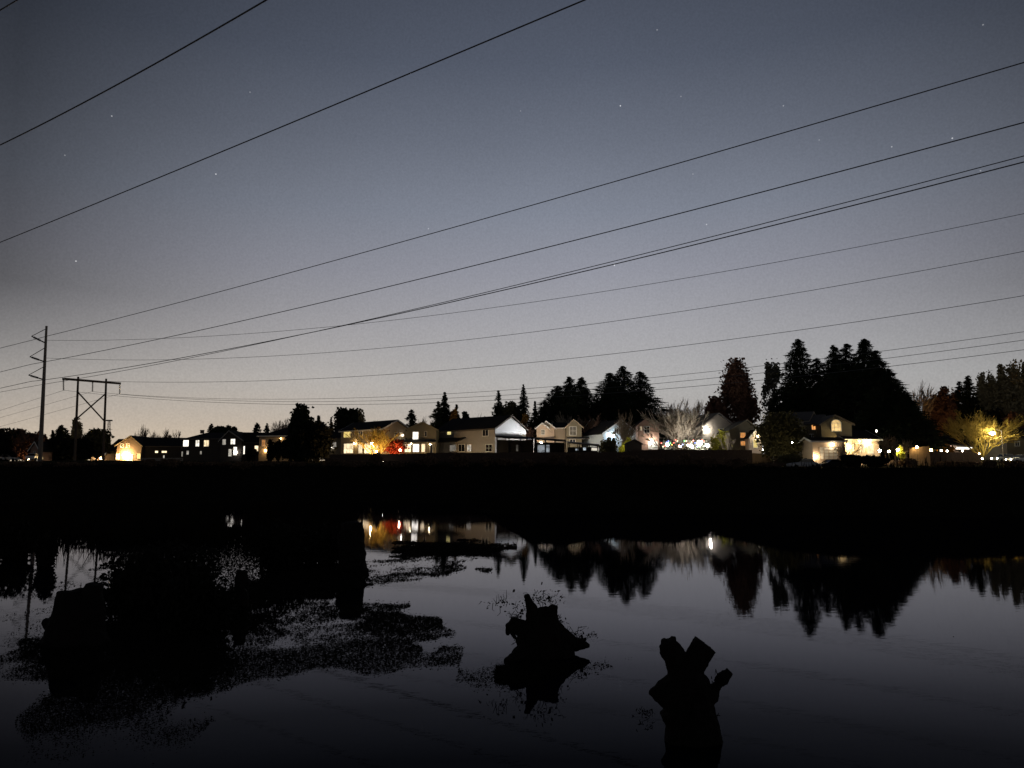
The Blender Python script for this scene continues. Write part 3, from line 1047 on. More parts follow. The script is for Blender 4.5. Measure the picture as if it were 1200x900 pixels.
def leafy(px, top, w, D, bot, label, m='leaf_olive', n=6500, clumps=60, leaf=.30, name='leafy_tree', group=None, shape='round', spread=.16, cat='tree', bark='bark'):
    p = at(px, top, D)
    x = p[0]
    z0 = zg(D, x)
    zt, zb = p[2], max(at(px, bot, D)[2], z0 + .2)
    W = w * mpp(D) / 2
    hz = (zt - zb) / 2
    t = thing(name, (x, D, z0), label, cat, group)
    k = rng.normal(size=(clumps, 3))
    k /= np.linalg.norm(k, axis=1)[:, None]
    rr = rng.uniform(.25, 1.0, clumps) ** .6 * .86
    cc = k * rr[:, None]
    if shape == 'column':
        prof = np.clip(1.15 - .5 * (cc[:, 2] + 1) / 2, .4, 1)
        cc[:, :2] *= prof[:, None]
    if shape == 'cone':
        prof = np.clip(1.30 - 1.18 * (cc[:, 2] + 1) / 2, .15, 1.2)
        cc[:, :2] *= prof[:, None]
    cen = np.stack([x + cc[:, 0] * W, D + cc[:, 1] * W, zb + hz + cc[:, 2] * hz], axis=1)
    tr = MB()
    top_t = np.array([x, D, zb + hz * 1.3])
    tr.tube(tube_pts((x, D, z0 - .3), top_t, 4, .012), np.linspace(.03 * (zt - z0) * .55 + .05, .05, 5), 7)
    for i in rng.choice(clumps, min(clumps, 16), replace=False):
        f = rng.uniform(.25, .8)
        s = np.array([x, D, z0 + (top_t[2] - z0) * f])
        tr.tube(tube_pts(s, cen[i], 3, .05), np.linspace(.07, .02, 4), 5)
    tr.build('trunk', M[bark], t)
    which = rng.integers(0, clumps, n)
    sc = np.array([W, W, hz]) * spread
    sc = np.maximum(sc, .15)
    c = cen[which] + rng.normal(size=(n, 3)) * sc * (.6 + .8 * rng.random((n, 1)))
    over_ = c[:, 2] > zt
    c[over_, 2] = zt - 1.6 * (c[over_, 2] - zt) - rng.uniform(0, .9, over_.sum()) * hz * .12
    c[:, 2] = np.maximum(c[:, 2], z0 + .05)
    quad_mesh('crown', leaves(c, leaf * (.6 + .8 * rng.random(n)), .6), M[m], t)
    return t


def bare(px, top, w, D, label, m='twig_tan', n_main=9, depth=4, twig=.035, name='bare_tree', group=None, fork=.22, seed=1, up=.55):
    rs = np.random.default_rng(seed)
    p = at(px, top, D)
    x = p[0]
    z0 = zg(D, x)
    H = p[2] - z0
    W = w * mpp(D) / 2
    t = thing(name, (x, D, z0), label, 'tree', group)
    segs = []

    def grow(s, d, L, r, lev):
        bend = rs.normal(size=3) * .10
        d2 = d + bend + np.array([0, 0, .10])
        d2 /= np.linalg.norm(d2)
        mid = s + d * L * .5
        e = mid + d2 * L * .5
        segs.append(([s, mid, e], [r, r * .78, r * .5]))
        if lev == 0:
            return
        for q in range(int(rs.integers(3, 5))):
            f = rs.uniform(.3, .95) if q else 1.0
            a = (s + (mid - s) * f * 2) if f < .5 else (mid + (e - mid) * (f - .5) * 2)
            nd = d2 + rs.normal(size=3) * (.30 if q else .15) + np.array([0, 0, .08])
            nd /= np.linalg.norm(nd)
            grow(a, nd, L * rs.uniform(.45, .8), max(r * .52, twig), lev - 1)

    th_ = H * fork
    r0 = .014 * H + .06
    for k in range(n_main):
        a = 2 * math.pi * k / n_main + rs.uniform(-.4, .4)
        tilt = rs.uniform(.05, 1.0)
        d = np.array([math.cos(a) * W * tilt, math.sin(a) * W * tilt, (H - th_) * (1.1 - .35 * tilt ** 2)])
        d /= np.linalg.norm(d)
        grow(np.array([0, 0, th_ * rs.uniform(.75, 1.0)]), d, (H - th_) * .45, r0 * .5, depth)
    allp = np.concatenate([np.array(q) for q, _ in segs])
    kz = (H - th_ * .75) / (allp[:, 2].max() - th_ * .75)
    kx = W / np.percentile(np.hypot(allp[:, 0], allp[:, 1]), 93)
    base = np.array([x, D, z0])
    th = MB()
    th.tube([base - np.array([0, 0, .3]), base + np.array([0, 0, th_ * .5]), base + np.array([0, 0, th_])], [r0 * 1.2, r0, r0 * .8], 8)
    th.build('trunk', M[m], t)
    mb = MB()
    for pts, rd in segs:
        q = [base + np.array([v[0] * kx, v[1] * kx, th_ * .75 + (v[2] - th_ * .75) * kz]) for v in pts]
        mb.tube(q, rd, 3, False)
    mb.build('crown', M[m], t)
    return t


GB = 'conifers behind the houses'
# left edge to the H-frame
GL = 'dark trees at the left edge'
leafy(8, 502, 40, 190, 545, 'dark round leafy tree cut by the left edge', 'leaf_dark', 5000, group=GL, leaf=.5)
leafy(22, 503.5, 26, 200, 545, 'black-brown round tree second from the left edge', 'leaf_russet', 4000, group=GL, leaf=.5)
leafy(34, 508, 26, 185, 540, 'low reddish tree just left of the tall single power pole', 'leaf_russet', 4500, group=GL, leaf=.45)
leafy(48, 505.5, 16, 195, 545, 'small red-brown tree right behind the foot of the tall single power pole', 'leaf_russet', 3000, group=GL, leaf=.45)
conifer(62, 504, 9, 190, 'slim dark spike of a conifer between the two power structures', n=1500, group=GL)
conifer(72, 498, 24, 185, 'pointed dark conifer standing left of the H-frame pylon', n=4200, group=GL, power=.65)
leafy(74, 514, 40, 178, 545, 'wide low black shrub mass below the pointed conifer', 'leaf_dark', 5000, group=GL, leaf=.5, name='shrub', cat='shrub')
leafy(90.5, 489, 12, 215, 530, 'pale gold columnar poplar behind the left leg of the H-frame', 'leaf_gold', 3200, 40, .4, shape='column')
bare(104, 500, 20, 210, 'thin grey bare tree between the legs of the H-frame', 'twig_tan', seed=4)
leafy(115, 502.5, 27, 172, 536, 'round olive leafy tree in front of the right leg of the H-frame', 'leaf_olive', 6000, 60, .35)
leafy(98, 514, 20, 168, 545, 'dark shrub at the foot of the H-frame', 'leaf_dark', 3000, group=GL, leaf=.45, name='shrub', cat='shrub')
GF = 'small trees above the dark roof of the floodlit house'
for i, (px, tp, w, lb, mt) in enumerate([(161, 505, 12, 'faint twiggy tree just right of the floodlit gable', 'twig_rust'),
                                         (169.5, 496.5, 9, 'tall slim twiggy tree, highest above the dark low roof', 'twig_rust'),
                                         (179.5, 502.5, 14, 'round reddish twiggy tree over the middle of the dark low roof', 'twig_rust'),
                                         (189, 508, 9, 'tiny reddish tree peeping over the dark low roof', 'twig_rust'),
                                         (197, 501, 12, 'pale twiggy tree over the right half of the dark low roof', 'twig_rust'),
                                         (207, 503, 12, 'last faint twiggy tree before the three glowing windows', 'twig_rust')]):
    bare(px, tp, w, 260, lb, mt, n_main=6, depth=3, twig=.06, group=GF, seed=10 + i)
GC = 'small pines above the dark two-storey roof'
conifer(247.5, 496.5, 13, 240, 'small pine with a knobby top above the dark two-storey house', n=1800, group=GC, power=.5, leaf=.5)
leafy(260, 500, 22, 240, 512, 'flat-topped dark pine between the knobby pine and the front gable', 'leaf_fir', 2500, 30, .45, name='pine_tree', group=GC)
leafy(272, 498.5, 14, 245, 512, 'loose spreading pine right above the front gable peak', 'leaf_fir', 1200, 14, .5, name='pine_tree', group=GC)
# hip-roofed house to the long house
GM = 'trees between the hip-roofed house and the long house'
conifer(301, 495.5, 17, 215, 'broad dark conifer tip left of the hipped roof', n=3000, group=GM, power=.6)
conifer(313, 496, 9, 215, 'small rounded dark conifer beside the hipped roof', n=1500, group=GM, power=.45)
bare(321, 497.5, 10, 220, 'little grey twiggy tree above the hipped roof', seed=21, n_main=6, depth=3, twig=.05, group=GM)
bare(335, 489, 26, 215, 'pinkish bare tree left of the big black tree', 'twig_rust', seed=22, n_main=9, depth=4, twig=.05, group=GM)
leafy(353, 474, 25, 150, 545, 'big black columnar tree, tallest between the hipped and the lit house', 'leaf_pine', 9000, 70, .4, shape='column', spread=.18, group=GM)
leafy(372, 494, 38, 148, 545, 'wide black tree leaning against the right of the big columnar one', 'leaf_dark', 8000, 60, .4, group=GM)
conifer(373.5, 487, 10, 152, 'crooked dark spike above the wide black tree', n=1200, group=GM, low=.55)
leafy(342, 512, 26, 152, 548, 'black shrub mass hiding the right end of the hipped house', 'leaf_dark', 4500, 40, .4, name='shrub', cat='shrub', group=GM)
leafy(318, 515, 8, 158, 545, 'slim black columnar shrub before the orange lit wall', 'leaf_dark', 2200, 25, .3, name='shrub', cat='shrub', shape='column', group=GM)
leafy(326, 514, 8, 156, 545, 'second slim black shrub, right of the first before the orange wall', 'leaf_dark', 2200, 25, .3, name='shrub', cat='shrub', shape='column', group=GM)
leafy(295, 525, 12, 162, 545, 'low black shrub below the two small white windows', 'leaf_dark', 2200, 25, .3, name='shrub', cat='shrub', group=GM)
conifer(388, 489, 11, 205, 'small dark conifer left of the dome-shaped tree', n=1800, group=GM)
leafy(406, 478, 30, 205, 515, 'dome-shaped black tree behind the roof of the lit house', 'leaf_pine', 6000, 60, .45, group=GM)
leafy(421, 479.5, 16, 210, 510, 'rust-tinged tree at the right shoulder of the dome-shaped one', 'leaf_gold', 2500, 30, .4, group=GM)
bare(447, 492, 24, 210, 'faint bare tree above the roof of the lit house', 'twig_tan', seed=25, twig=.05, group=GM)
conifer(482, 480, 20, 200, 'ragged dark conifer behind the gable between the two lit houses', n=3000, group=GM, power=.55)
bare(495, 487, 14, 210, 'thin grey bare tree beside the ragged conifer', 'twig_tan', seed=26, twig=.05, group=GM, n_main=6, depth=3)
conifer(521, 459.5, 25, 195, 'tall pointed conifer rising over the left end of the long black roof', 'leaf_fir', 6000, group=GM, power=.75)
conifer(513.5, 470, 26, 197, 'grey-green ragged conifer leaning on the left of the tall pointed one', 'leaf_olive', 3600, group=GM, sparse=.25, off=-1)
conifer(535, 474, 12, 192, 'narrow conifer with a rusty side, right of the tall pointed one', 'leaf_fir', 2500, group=GM, power=.6)
leafy(531.5, 479, 6, 190, 500, 'slim rusty orange tree squeezed between two conifers', 'leaf_orange', 1200, 16, .35, group=GM, shape='column')
leafy(545.5, 483, 7, 205, 497, 'small round dark tree over the long black roof', 'leaf_fir', 1200, 14, .4, group=GM)
bare(563, 484, 22, 230, 'pale bare tree faint against the sky over the long black roof', 'twig_tan', seed=27, twig=.05, group=GM, depth=3)
# above the white gable
GW = 'conifers around the white gable end'
conifer(584, 457.5, 18, 205, 'lopsided fir with a knobby top left of the white gable peak', 'leaf_fir', 3200, group=GW, sparse=.25, power=.6)
leafy(597, 471, 34, 205, 512, 'broad grey-green tree behind the white gable peak', 'leaf_olive', 6500, 60, .42, group=GW)
conifer(613.5, 450.5, 19, 200, 'tall airy fir with drooping arms right of the white gable peak', 'leaf_fir', 3200, group=GW, sparse=.3, power=.65)
conifer(627, 470, 14, 200, 'small pointed fir in the dip before the big black firs', 'leaf_fir', 2400, group=GW)
leafy(613, 497, 26, 172, 520, 'brown round tree filling the gap beside the white gable end', 'leaf_russet', 4000, 40, .35, group=GW)
leafy(614, 484, 8, 178, 496, 'small orange lit treetop above the brown round tree', 'leaf_orange', 900, 10, .3, group=GW)
GA = 'big black firs left of centre right'
conifer(653, 452, 53, 190, 'left shoulder tree of the first big black fir clump', n=7000, group=GA, power=.55)
conifer(667, 441.5, 50, 188, 'highest tree of the first big black fir clump', n=8000, group=GA, power=.6)
conifer(681.5, 442, 48, 190, 'right hand peak of the first big black fir clump', n=7500, group=GA, power=.6)
conifer(715, 437, 50, 188, 'left shoulder tree of the second big black fir clump', n=7500, group=GA, power=.5)
conifer(730, 429, 58, 186, 'highest tree of the second big black fir clump', n=9000, group=GA, power=.6)
conifer(750, 435.5, 55, 188, 'separate right peak of the second big black fir clump', n=8500, group=GA, power=.58)
conifer(700, 466, 32, 195, 'low black fir bridging the two big fir clumps', n=3800, group=GA, power=.6)
conifer(640, 470, 32, 192, 'low black fir at the left foot of the first big clump', n=3500, group=GA, power=.6)
GR = 'bare trees around the middle houses'
bare(668, 482, 34, 180, 'pale upright bare tree behind the narrow tan house', 'twig_pale', seed=31, n_main=12, group=GR, twig=.05)
bare(697, 484, 34, 170, 'brown bare tree covering the shadowed house', 'twig_rust', seed=32, n_main=12, group=GR)
bare(731, 479, 26, 156, 'grey bare tree before the bluish gable', 'twig_tan', seed=33, n_main=10, group=GR)
bare(784, 467, 40, 185, 'reddish haze of a bare tree right of the second black fir clump', 'twig_rust', seed=34, n_main=12, depth=4, group=GR, twig=.05)
bare(812, 467, 36, 180, 'reddish bare tree behind the biggest lit one', 'twig_rust', seed=35, n_main=10, depth=4, group=GR, twig=.05)
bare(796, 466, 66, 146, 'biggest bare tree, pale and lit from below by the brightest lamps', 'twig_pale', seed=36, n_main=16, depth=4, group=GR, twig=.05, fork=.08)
leafy(712, 512, 22, 145, 540, 'dark leafy shrub with pale specks before the bluish house', 'leaf_olive', 3000, 30, .22, name='shrub', cat='shrub')
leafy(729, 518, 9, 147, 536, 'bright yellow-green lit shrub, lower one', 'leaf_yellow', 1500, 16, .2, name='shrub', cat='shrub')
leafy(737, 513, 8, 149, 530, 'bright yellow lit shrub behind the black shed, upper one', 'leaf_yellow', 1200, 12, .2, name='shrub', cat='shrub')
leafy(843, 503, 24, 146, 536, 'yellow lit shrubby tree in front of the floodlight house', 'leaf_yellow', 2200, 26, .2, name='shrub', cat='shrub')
bare(853, 508, 18, 144, 'small pale lit bare tree left of the two orange windows', 'twig_pale', seed=38, n_main=8, depth=3)
# lit ornamental trees of the left middle
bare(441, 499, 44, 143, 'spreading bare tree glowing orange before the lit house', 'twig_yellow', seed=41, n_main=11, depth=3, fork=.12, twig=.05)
leafy(446, 500, 30, 144, 522, 'rusty leaves left on a small tree by the glowing bare one', 'leaf_orange', 380, 30, .2)
leafy(464, 513.5, 26, 146, 534, 'red-leaved maple lit beside the row of four windows', 'leaf_red', 2600, 30, .2, name='maple_tree')
# right half
leafy(862, 420, 58, 172, 520, 'tall russet brown tree with a ragged top, left of the slim grey one', 'leaf_russet', 15000, 90, .34, shape='cone', spread=.13)
leafy(839, 464, 26, 170, 515, 'lower left russet shoulder tree beside the tall russet one', 'leaf_russet', 4000, 40, .4)
leafy(904, 414, 28, 180, 500, 'slim grey-green thin-leaved tree with gaps of sky', 'leaf_grey', 3000, 46, .34, shape='column', spread=.09)
GF2 = 'tallest black firs right of centre'
conifer(935, 397.5, 47, 168, 'lone black spire of a fir, left of the widest fir clump', n=9500, group=GF2, power=.5)
conifer(977, 404, 47, 165, 'left peak of the widest black fir clump', n=8500, group=GF2, power=.55)
conifer(992, 403, 45, 168, 'second peak from the left in the widest black fir clump', n=8500, group=GF2, power=.55)
conifer(1013, 397, 63, 162, 'highest peak of the widest black fir clump', n=11000, group=GF2, power=.6)
conifer(1026, 411, 67, 160, 'right shoulder fir of the widest black clump, standing just under its highest peak', n=9000, group=GF2, power=.65)
conifer(1042, 436, 74, 150, 'low wide black fir closing the right foot of the widest clump', n=9500, group=GF2, power=.6)
conifer(1062, 465, 52, 140, 'lowest black fir, hanging over the row of porch lamps', n=6500, group=GF2, power=.6, low=.3)
conifer(957, 420, 34, 172, 'black fir filling the gap between the lone spire and the widest clump', n=5500, group=GF2, power=.5)
leafy(915, 482, 56, 130, 538, 'wide round olive tree in front of the house with the arched window', 'leaf_olive', 11000, 90, .26, spread=.15)
bare(1068, 445, 40, 175, 'pale bare tree against the sky right of the widest fir clump', 'twig_tan', seed=51, n_main=11, group=None, twig=.05)
GG = 'trees at the right end of the row'
leafy(1092, 463, 22, 180, 520, 'rusty orange-brown tree right of the pale bare one', 'leaf_russet', 4000, 40, .4, group=GG)
leafy(1108, 453, 26, 178, 520, 'dark russet tree between the orange-brown one and the fir', 'leaf_russet', 5000, 50, .4, group=GG)
conifer(1124, 447, 20, 182, 'dark fir with a blunt top, left of the pointed fir', n=3600, group=GG, power=.5)
conifer(1134.5, 440, 28, 176, 'pointed dark fir left of the poplar row', n=5500, group=GG, power=.6)
GP = 'row of poplars at the right edge'
for i, (px, tp, w, lb) in enumerate([(1150, 437, 13, 'shortest poplar, at the left end of the poplar row'), (1161, 433, 13, 'second poplar from the left in the row'),
                                     (1173, 427, 14, 'middle poplar of the row, above the yellow tree'), (1187, 421, 18, 'tallest poplar of the row'),
                                     (1201, 424, 15, 'poplar cut by the right edge')]):
    leafy(px, tp, w * 1.25, 185, 515, lb, 'leaf_gold', 4600, 60, .36, name='poplar_tree', shape='column', group=GP, spread=.15)
leafy(1160, 478, 44, 172, 530, 'dark leafy mass of a tree below the poplars', 'leaf_dark', 5500, 50, .45, group=GG)
leafy(1193, 483, 36, 160, 530, 'dark brown tree behind the pale wall at the right edge', 'leaf_russet', 5000, 50, .4, group=GG)
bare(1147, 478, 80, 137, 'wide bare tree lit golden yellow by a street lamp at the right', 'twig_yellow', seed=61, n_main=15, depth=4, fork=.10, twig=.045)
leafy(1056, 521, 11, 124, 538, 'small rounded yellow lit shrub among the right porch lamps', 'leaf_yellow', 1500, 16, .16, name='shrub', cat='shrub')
bare(1036.5, 508, 22, 121, 'small garden tree with a dark trunk before the porch lamps, left one', 'twig_tan', seed=71, n_main=7, depth=3, fork=.4, group='garden trees before the porch lamps', twig=.03)
bare(1048, 510, 18, 121.5, 'small garden tree with a dark trunk before the porch lamps, middle one', 'twig_tan', seed=72, n_main=7, depth=3, fork=.4, group='garden trees before the porch lamps', twig=.03)
bare(1061, 512, 16, 122, 'small garden tree with a pale trunk, right one beside the yellow shrub', 'twig_tan', seed=73, n_main=7, depth=3, fork=.4, group='garden trees before the porch lamps', twig=.03)
bare(990, 511, 30, 117.5, 'arching bare sapling in front of the pale garage', 'twig_tan', seed=74, n_main=7, depth=3, fork=.15, twig=.025)
GS = 'clipped dark shrubs in the right front yards'
leafy(997, 533, 26, 115, 547, 'low dome-shaped dark shrub before the porch, left one', 'leaf_dark', 3000, 30, .2, name='shrub', cat='shrub', group=GS)
leafy(1024, 534, 30, 115, 547, 'low dome-shaped dark shrub before the porch, wider right one', 'leaf_dark', 3500, 34, .2, name='shrub', cat='shrub', group=GS)
leafy(925, 532, 30, 121, 547, 'low dim shrub under the round olive tree', 'leaf_olive', 3000, 30, .2, name='shrub', cat='shrub', group=GS)


M['leaf_bramble'] = mat('leaf_bramble', (.14, .095, .065), .95, .45, 1.5, spec=0)
for k in range(40):
    px = 15 + 1180 * (k + rng.uniform(-.35, .35)) / 39
    D = rng.uniform(118, 129)
    w = rng.uniform(14, 34)
    top = rng.uniform(529.5, 541) if 380 < px < 900 else rng.uniform(537, 543)
    leafy(px, top, w, D, 552, 'low dark bramble bush on the rim of the far bank, one of a ragged row', 'leaf_bramble', 900, 22, .17, name='bramble_bush', cat='bush',
          group='bramble bushes along the rim of the far bank', spread=.2)
leafy(801, 515.5, 22, 140.5, 538, 'pale bush added as lamp glare between the yard lamps, middle one', 'leaf_pale', 2600, 30, .16, name='glare_hedge', cat='glare_hedge', group='added glare hedges behind the dark fence')  # leaf masses added round the lamps to imitate their glare
leafy(822, 514, 20, 141, 538, 'pale bush added as lamp glare round the brightest yard lamp', 'leaf_pale', 2600, 30, .16, name='glare_hedge', cat='glare_hedge', group='added glare hedges behind the dark fence')
leafy(781, 516, 18, 141, 538, 'pale bush added as lamp glare, left one by the big bare tree', 'leaf_pale', 2200, 30, .16, name='glare_hedge', cat='glare_hedge', group='added glare hedges behind the dark fence')
leafy(1105, 520, 30, 141, 538, 'amber bush added as lamp glare between the fence panel and the long white strip', 'leaf_orange', 2600, 30, .16, name='glare_hedge', cat='glare_hedge')  # added leaf mass that stands in for amber lamp glare


# ------------------------------------------------------------------ street lamps, garden lamps, string lights
def street_lamp(px, py, D, col, s, label, r=.28, arm=1.0):
    p = at(px, py, D)
    x = p[0] + arm
    z0 = zg(D, x)
    t = thing('street_lamp', (x, D, z0), label, 'street lamp', 'street lamps')
    m = MB()
    m.tube([(x, D, z0 - .2), (x, D, z0 + 1), (x, D, p[2] + .5)], [.10, .08, .05], 8)
    m.tube([(x, D, p[2] + .45), ((x + p[0]) / 2, D, p[2] + .75), (p[0], D, p[2] + .45)], .04, 6)
    m.build('pole', M['pole_steel'], t)
    m = MB()
    m.ball((p[0], D, p[2] + .36), .34, 10, 6, (1.2, .8, .35))
    m.build('lamp_head', M['pole_steel'], t, True)
    m = MB()
    m.ball((p[0], D, p[2]), r, 10, 6, (1.1, .9, .8))
    m.build('lamp_glass', bulbm(col, s), t, True)


street_lamp(1163, 508, 133.5, (1, .86, .5), 330, 'blazing yellow street lamp among the branches of the golden bare tree', .34, 1.6)
street_lamp(829, 496.5, 168, NEUT, 10, 'dim street lamp behind the floodlight house', .12, -.6)


def garden_lamp(px, py, D, col, s, label, r=.16, h=None, group='garden lamps', post_m='trim_dark'):
    p = at(px, py, D)
    z0 = zg(D, p[0])
    t = thing('garden_lamp', (p[0], D, z0), label, 'lamp', group)
    m = MB()
    m.tube([(p[0], D, z0 - .2), (p[0], D, p[2] - r * .9)], .035, 6)
    m.build('post', M[post_m], t)
    m = MB()
    m.ball((p[0], D, p[2] + r * 1.05), r * .8, 8, 5, (1, 1, .25))
    m.build('cap', M[post_m], t)
    m = MB()
    m.ball((p[0], D, p[2]), r, 8, 6)
    m.build('bulb', bulbm(col, s), t, True)


garden_lamp(820, 519, 138.5, (1, .97, .92), 330, 'brightest white yard lamp, just above the dark fence', .42)
garden_lamp(782, 521, 139, (1, .97, .95), 130, 'white yard lamp left of the brightest one under the big bare tree', .26)
garden_lamp(829, 522, 138.6, (1, .97, .9), 120, 'white yard lamp added close to the right of the brightest one', .3)  # extra emitters added on both sides to widen the glare
garden_lamp(811, 523.5, 138.8, (1, .97, .9), 90, 'white yard lamp added close to the left of the brightest one', .26)
garden_lamp(797, 523, 138.7, (1, .7, .5), 60, 'pinkish yard lamp right of the left white one', .18)
garden_lamp(806, 522, 139.5, (1, .94, .8), 70, 'smaller yard lamp between the two brightest white ones', .18)
garden_lamp(634, 519.5, 147.5, (.92, .95, 1), 950, 'unseen white lamp behind the patio cover, lighting the white gable', .26)  # unseen lamp, placed to brighten the white gable wall
garden_lamp(646, 521, 156, (1, .80, .56), 700, 'unseen warm lamp behind the patio cover, lighting the peach house', .30)  # unseen as well, placed for the peach front
garden_lamp(532, 538, 142.5, (1, .82, .55), 260, 'unseen low lamp behind the long dim fence, left of the lit door', .2)  # two unseen lamps added to lift the wall of the long house
garden_lamp(562, 538, 141, (1, .82, .55), 260, 'unseen low lamp behind the long dim fence, right of the lit door', .2)
garden_lamp(686, 526.5, 150, (1, .82, .55), 260, 'unseen lamp behind the pale-edged patio cover, lighting the narrow tan house', .2)  # unseen source added for the tan front
garden_lamp(733, 524, 145, (1, .95, .45), 120, 'small lamp inside the yellow-green shrubs', .12)
garden_lamp(450, 541, 137.5, NEUT, 30, 'tiny white lamp low in front of the fence by the glowing bare tree', .12)
garden_lamp(469, 527.5, 145, (1, .72, .5), 110, 'lamp glowing through the red maple', .16)
garden_lamp(441, 529, 147.5, (1, .68, .3), 420, 'orange lamp behind the foot of the glowing bare tree', .16)
garden_lamp(432, 536, 141, (1, .62, .24), 1700, 'added low orange lamp hidden by the fence, lighting the glowing bare tree from the left', .16)  # this pair is added out of sight to make the branches glow
garden_lamp(456, 536, 141, (1, .60, .22), 1300, 'added low orange lamp hidden by the fence, lighting the glowing bare tree from the right', .16)
garden_lamp(1095, 518.5, 163, (1, .55, .18), 900, 'unseen amber lamp behind the roof of the low dark house, lighting the trees above it', .25)  # unseen lamp added to tint the treetops amber
garden_lamp(1091, 527.5, 139, (1, .60, .22), 170, 'amber lamp added just right of the lit brown fence panel', .2)  # added to strengthen the amber light here
garden_lamp(33, 538, 181, (1, .55, .25), 260, 'unseen orange lamp low among the reddish trees at the left edge', .14)  # unseen lamp added to redden the trees
garden_lamp(1031, 528, 124, (1, .88, .62), 180, 'white globe lamp left of the dark garden trunk', .2)
garden_lamp(1041.5, 529, 124, (1, .88, .62), 110, 'globe lamp between the two dark garden trunks', .17)
garden_lamp(1052, 527, 123.2, (1, .86, .5), 170, 'lamp shining beside the rounded yellow shrub', .2)
garden_lamp(1074.5, 524, 127.3, (1, .72, .3), 70, 'oval lamp at the top of the lit brown fence panel', .2)
garden_lamp(1103, 528, 133, NEUT, 40, 'small lamp over the dim brown fence, left of its pair', .14)
garden_lamp(1110, 528.5, 133, NEUT, 45, 'small lamp over the dim brown fence, right of its pair', .14)
garden_lamp(1128, 528.5, 131, NEUT, 30, 'faint lamp below the long white window strip', .13)
garden_lamp(1147.5, 531.5, 130, (1, .62, .25), 30, 'small orange lamp below the golden bare tree', .13)
garden_lamp(1151, 537.5, 126, NEUT, 40, 'low white lamp under the golden bare tree', .13)
garden_lamp(897, 519, 142, NEUT, 50, 'small white lamp at the left rim of the round olive tree', .14)
garden_lamp(894, 527, 139, NEUT, 40, 'low white lamp left of the round olive tree', .14)
garden_lamp(928, 519, 128.6, (1, .92, .7), 120, 'white lamp shining through the middle of the round olive tree', .16)
garden_lamp(921, 535, 123, (1, .9, .6), 260, 'spot lamp on the ground under the round olive tree', .12)
garden_lamp(112, 536, 176, WARM, 60, 'yellow lamp left of the lit board fence', .2)
garden_lamp(118, 537, 175, (1, .72, .4), 90, 'orange lamp before the lit board fence', .18)
garden_lamp(126, 534, 181, (1, .75, .35), 200, 'warm lamp lighting the wing left of the floodlight', .2)
garden_lamp(1027, 505, 139, NEUT, 26, 'small white light high under the widest fir clump', .16)

t = thing('string_lights', at(800, 520, 137.5), 'string of small red, green, blue and amber lights along the top of the dark fence', 'string lights')
pts = [at(775 + 50 * k / 24, 518.5 + 3.2 * math.sin(k * 1.3) + 1.5 * math.sin(k * .7), 137.6) for k in range(25)]
m = MB()
m.tube(pts, .012, 4)
m.build('cord', M['wire'], t)
cols = [((1, .1, .06), 'red'), ((1, .55, .1), 'amber'), ((.15, 1, .3), 'green'), ((.25, .35, 1), 'blue'), ((1, .12, .08), 'red'), ((1, .8, .4), 'white')]
for k in range(25):
    c_, nm = cols[(k * 5 + k // 4) % 6]
    m = MB()
    m.ball(pts[k] - np.array([0, 0, .12]), .12, 6, 4)
    m.build('bulb', bulbm(c_, 3.0), t)


# ------------------------------------------------------------------ cars
def car(px, D, rot, label, m, lights=None, group='parked cars'):
    x = at(px, 540, D)[0]
    z0 = zg(D, x)
    t = thing('parked_car', (x, D, z0), label, 'car', group)
    c_, s_ = math.cos(rot), math.sin(rot)
    T = lambda a, b_, z: np.array([x + a * c_ - b_ * s_, D + a * s_ + b_ * c_, z0 + z])
    body = [(-2.2, .35), (-2.25, .75), (-2.1, .95), (-1.3, 1.0), (1.0, .98), (1.9, .86), (2.2, .70), (2.22, .35)]
    mb = MB()
    mb.prism([T(a, -.85, z) for a, z in body], T(0, .85, 0) - T(0, -.85, 0))
    o = mb.build('body', M[m], t)
    bv = o.modifiers.new('bevel', 'BEVEL')
    bv.width = .08
    bv.segments = 2
    cab = [(-1.75, .985), (-1.25, 1.42), (.1, 1.45), (.95, .985)]
    mb = MB()
    mb.prism([T(a, -.72, z) for a, z in cab], T(0, .72, 0) - T(0, -.72, 0))
    mb.build('windows', M['glass_dark'], t)
    mb = MB()
    mb.prism([T(a, -.70, z) for a, z in [(-1.3, 1.43), (-1.2, 1.48), (.05, 1.51), (.18, 1.45)]], T(0, .70, 0) - T(0, -.70, 0))
    mb.build('roof', M[m], t)
    for a in (-1.35, 1.35):
        for b_ in (-.86, .70):
            w = MB()
            K = 12
            w.prism([T(a + .33 * math.cos(2 * math.pi * k / K), b_, .33 + .33 * math.sin(2 * math.pi * k / K)) for k in range(K)], T(0, .16, 0) - T(0, 0, 0))
            w.build('wheel', M['tyre'], t)
    for b_ in (-.6, .6):
        l = MB()
        l.ball(T(2.18, b_, .68), .11, 8, 5)
        l.build('headlight', bulbm(lights[0], lights[1]) if lights else M['trim_white'], t)


car(10, 190, R(8), 'pale car parked at the foot of the trees, far left edge', 'car_white')
car(40, 160, R(100), 'white car end-on below the tiny pale cottage', 'car_white', (NEUT, .6))
car(972, 118, R(200), 'dark car parked on the drive of the pale garage', 'car_dark')
car(1177, 139, R(195), 'silver car with lit lamps near the right edge', 'car_silver', (NEUT, 40))
car(1196, 133, R(185), 'white car cut by the right edge, lamps shining', 'car_white', (NEUT, 30))
car(940, 119, R(184), 'pale car parked left of the dark one, under the round olive tree', 'car_silver')


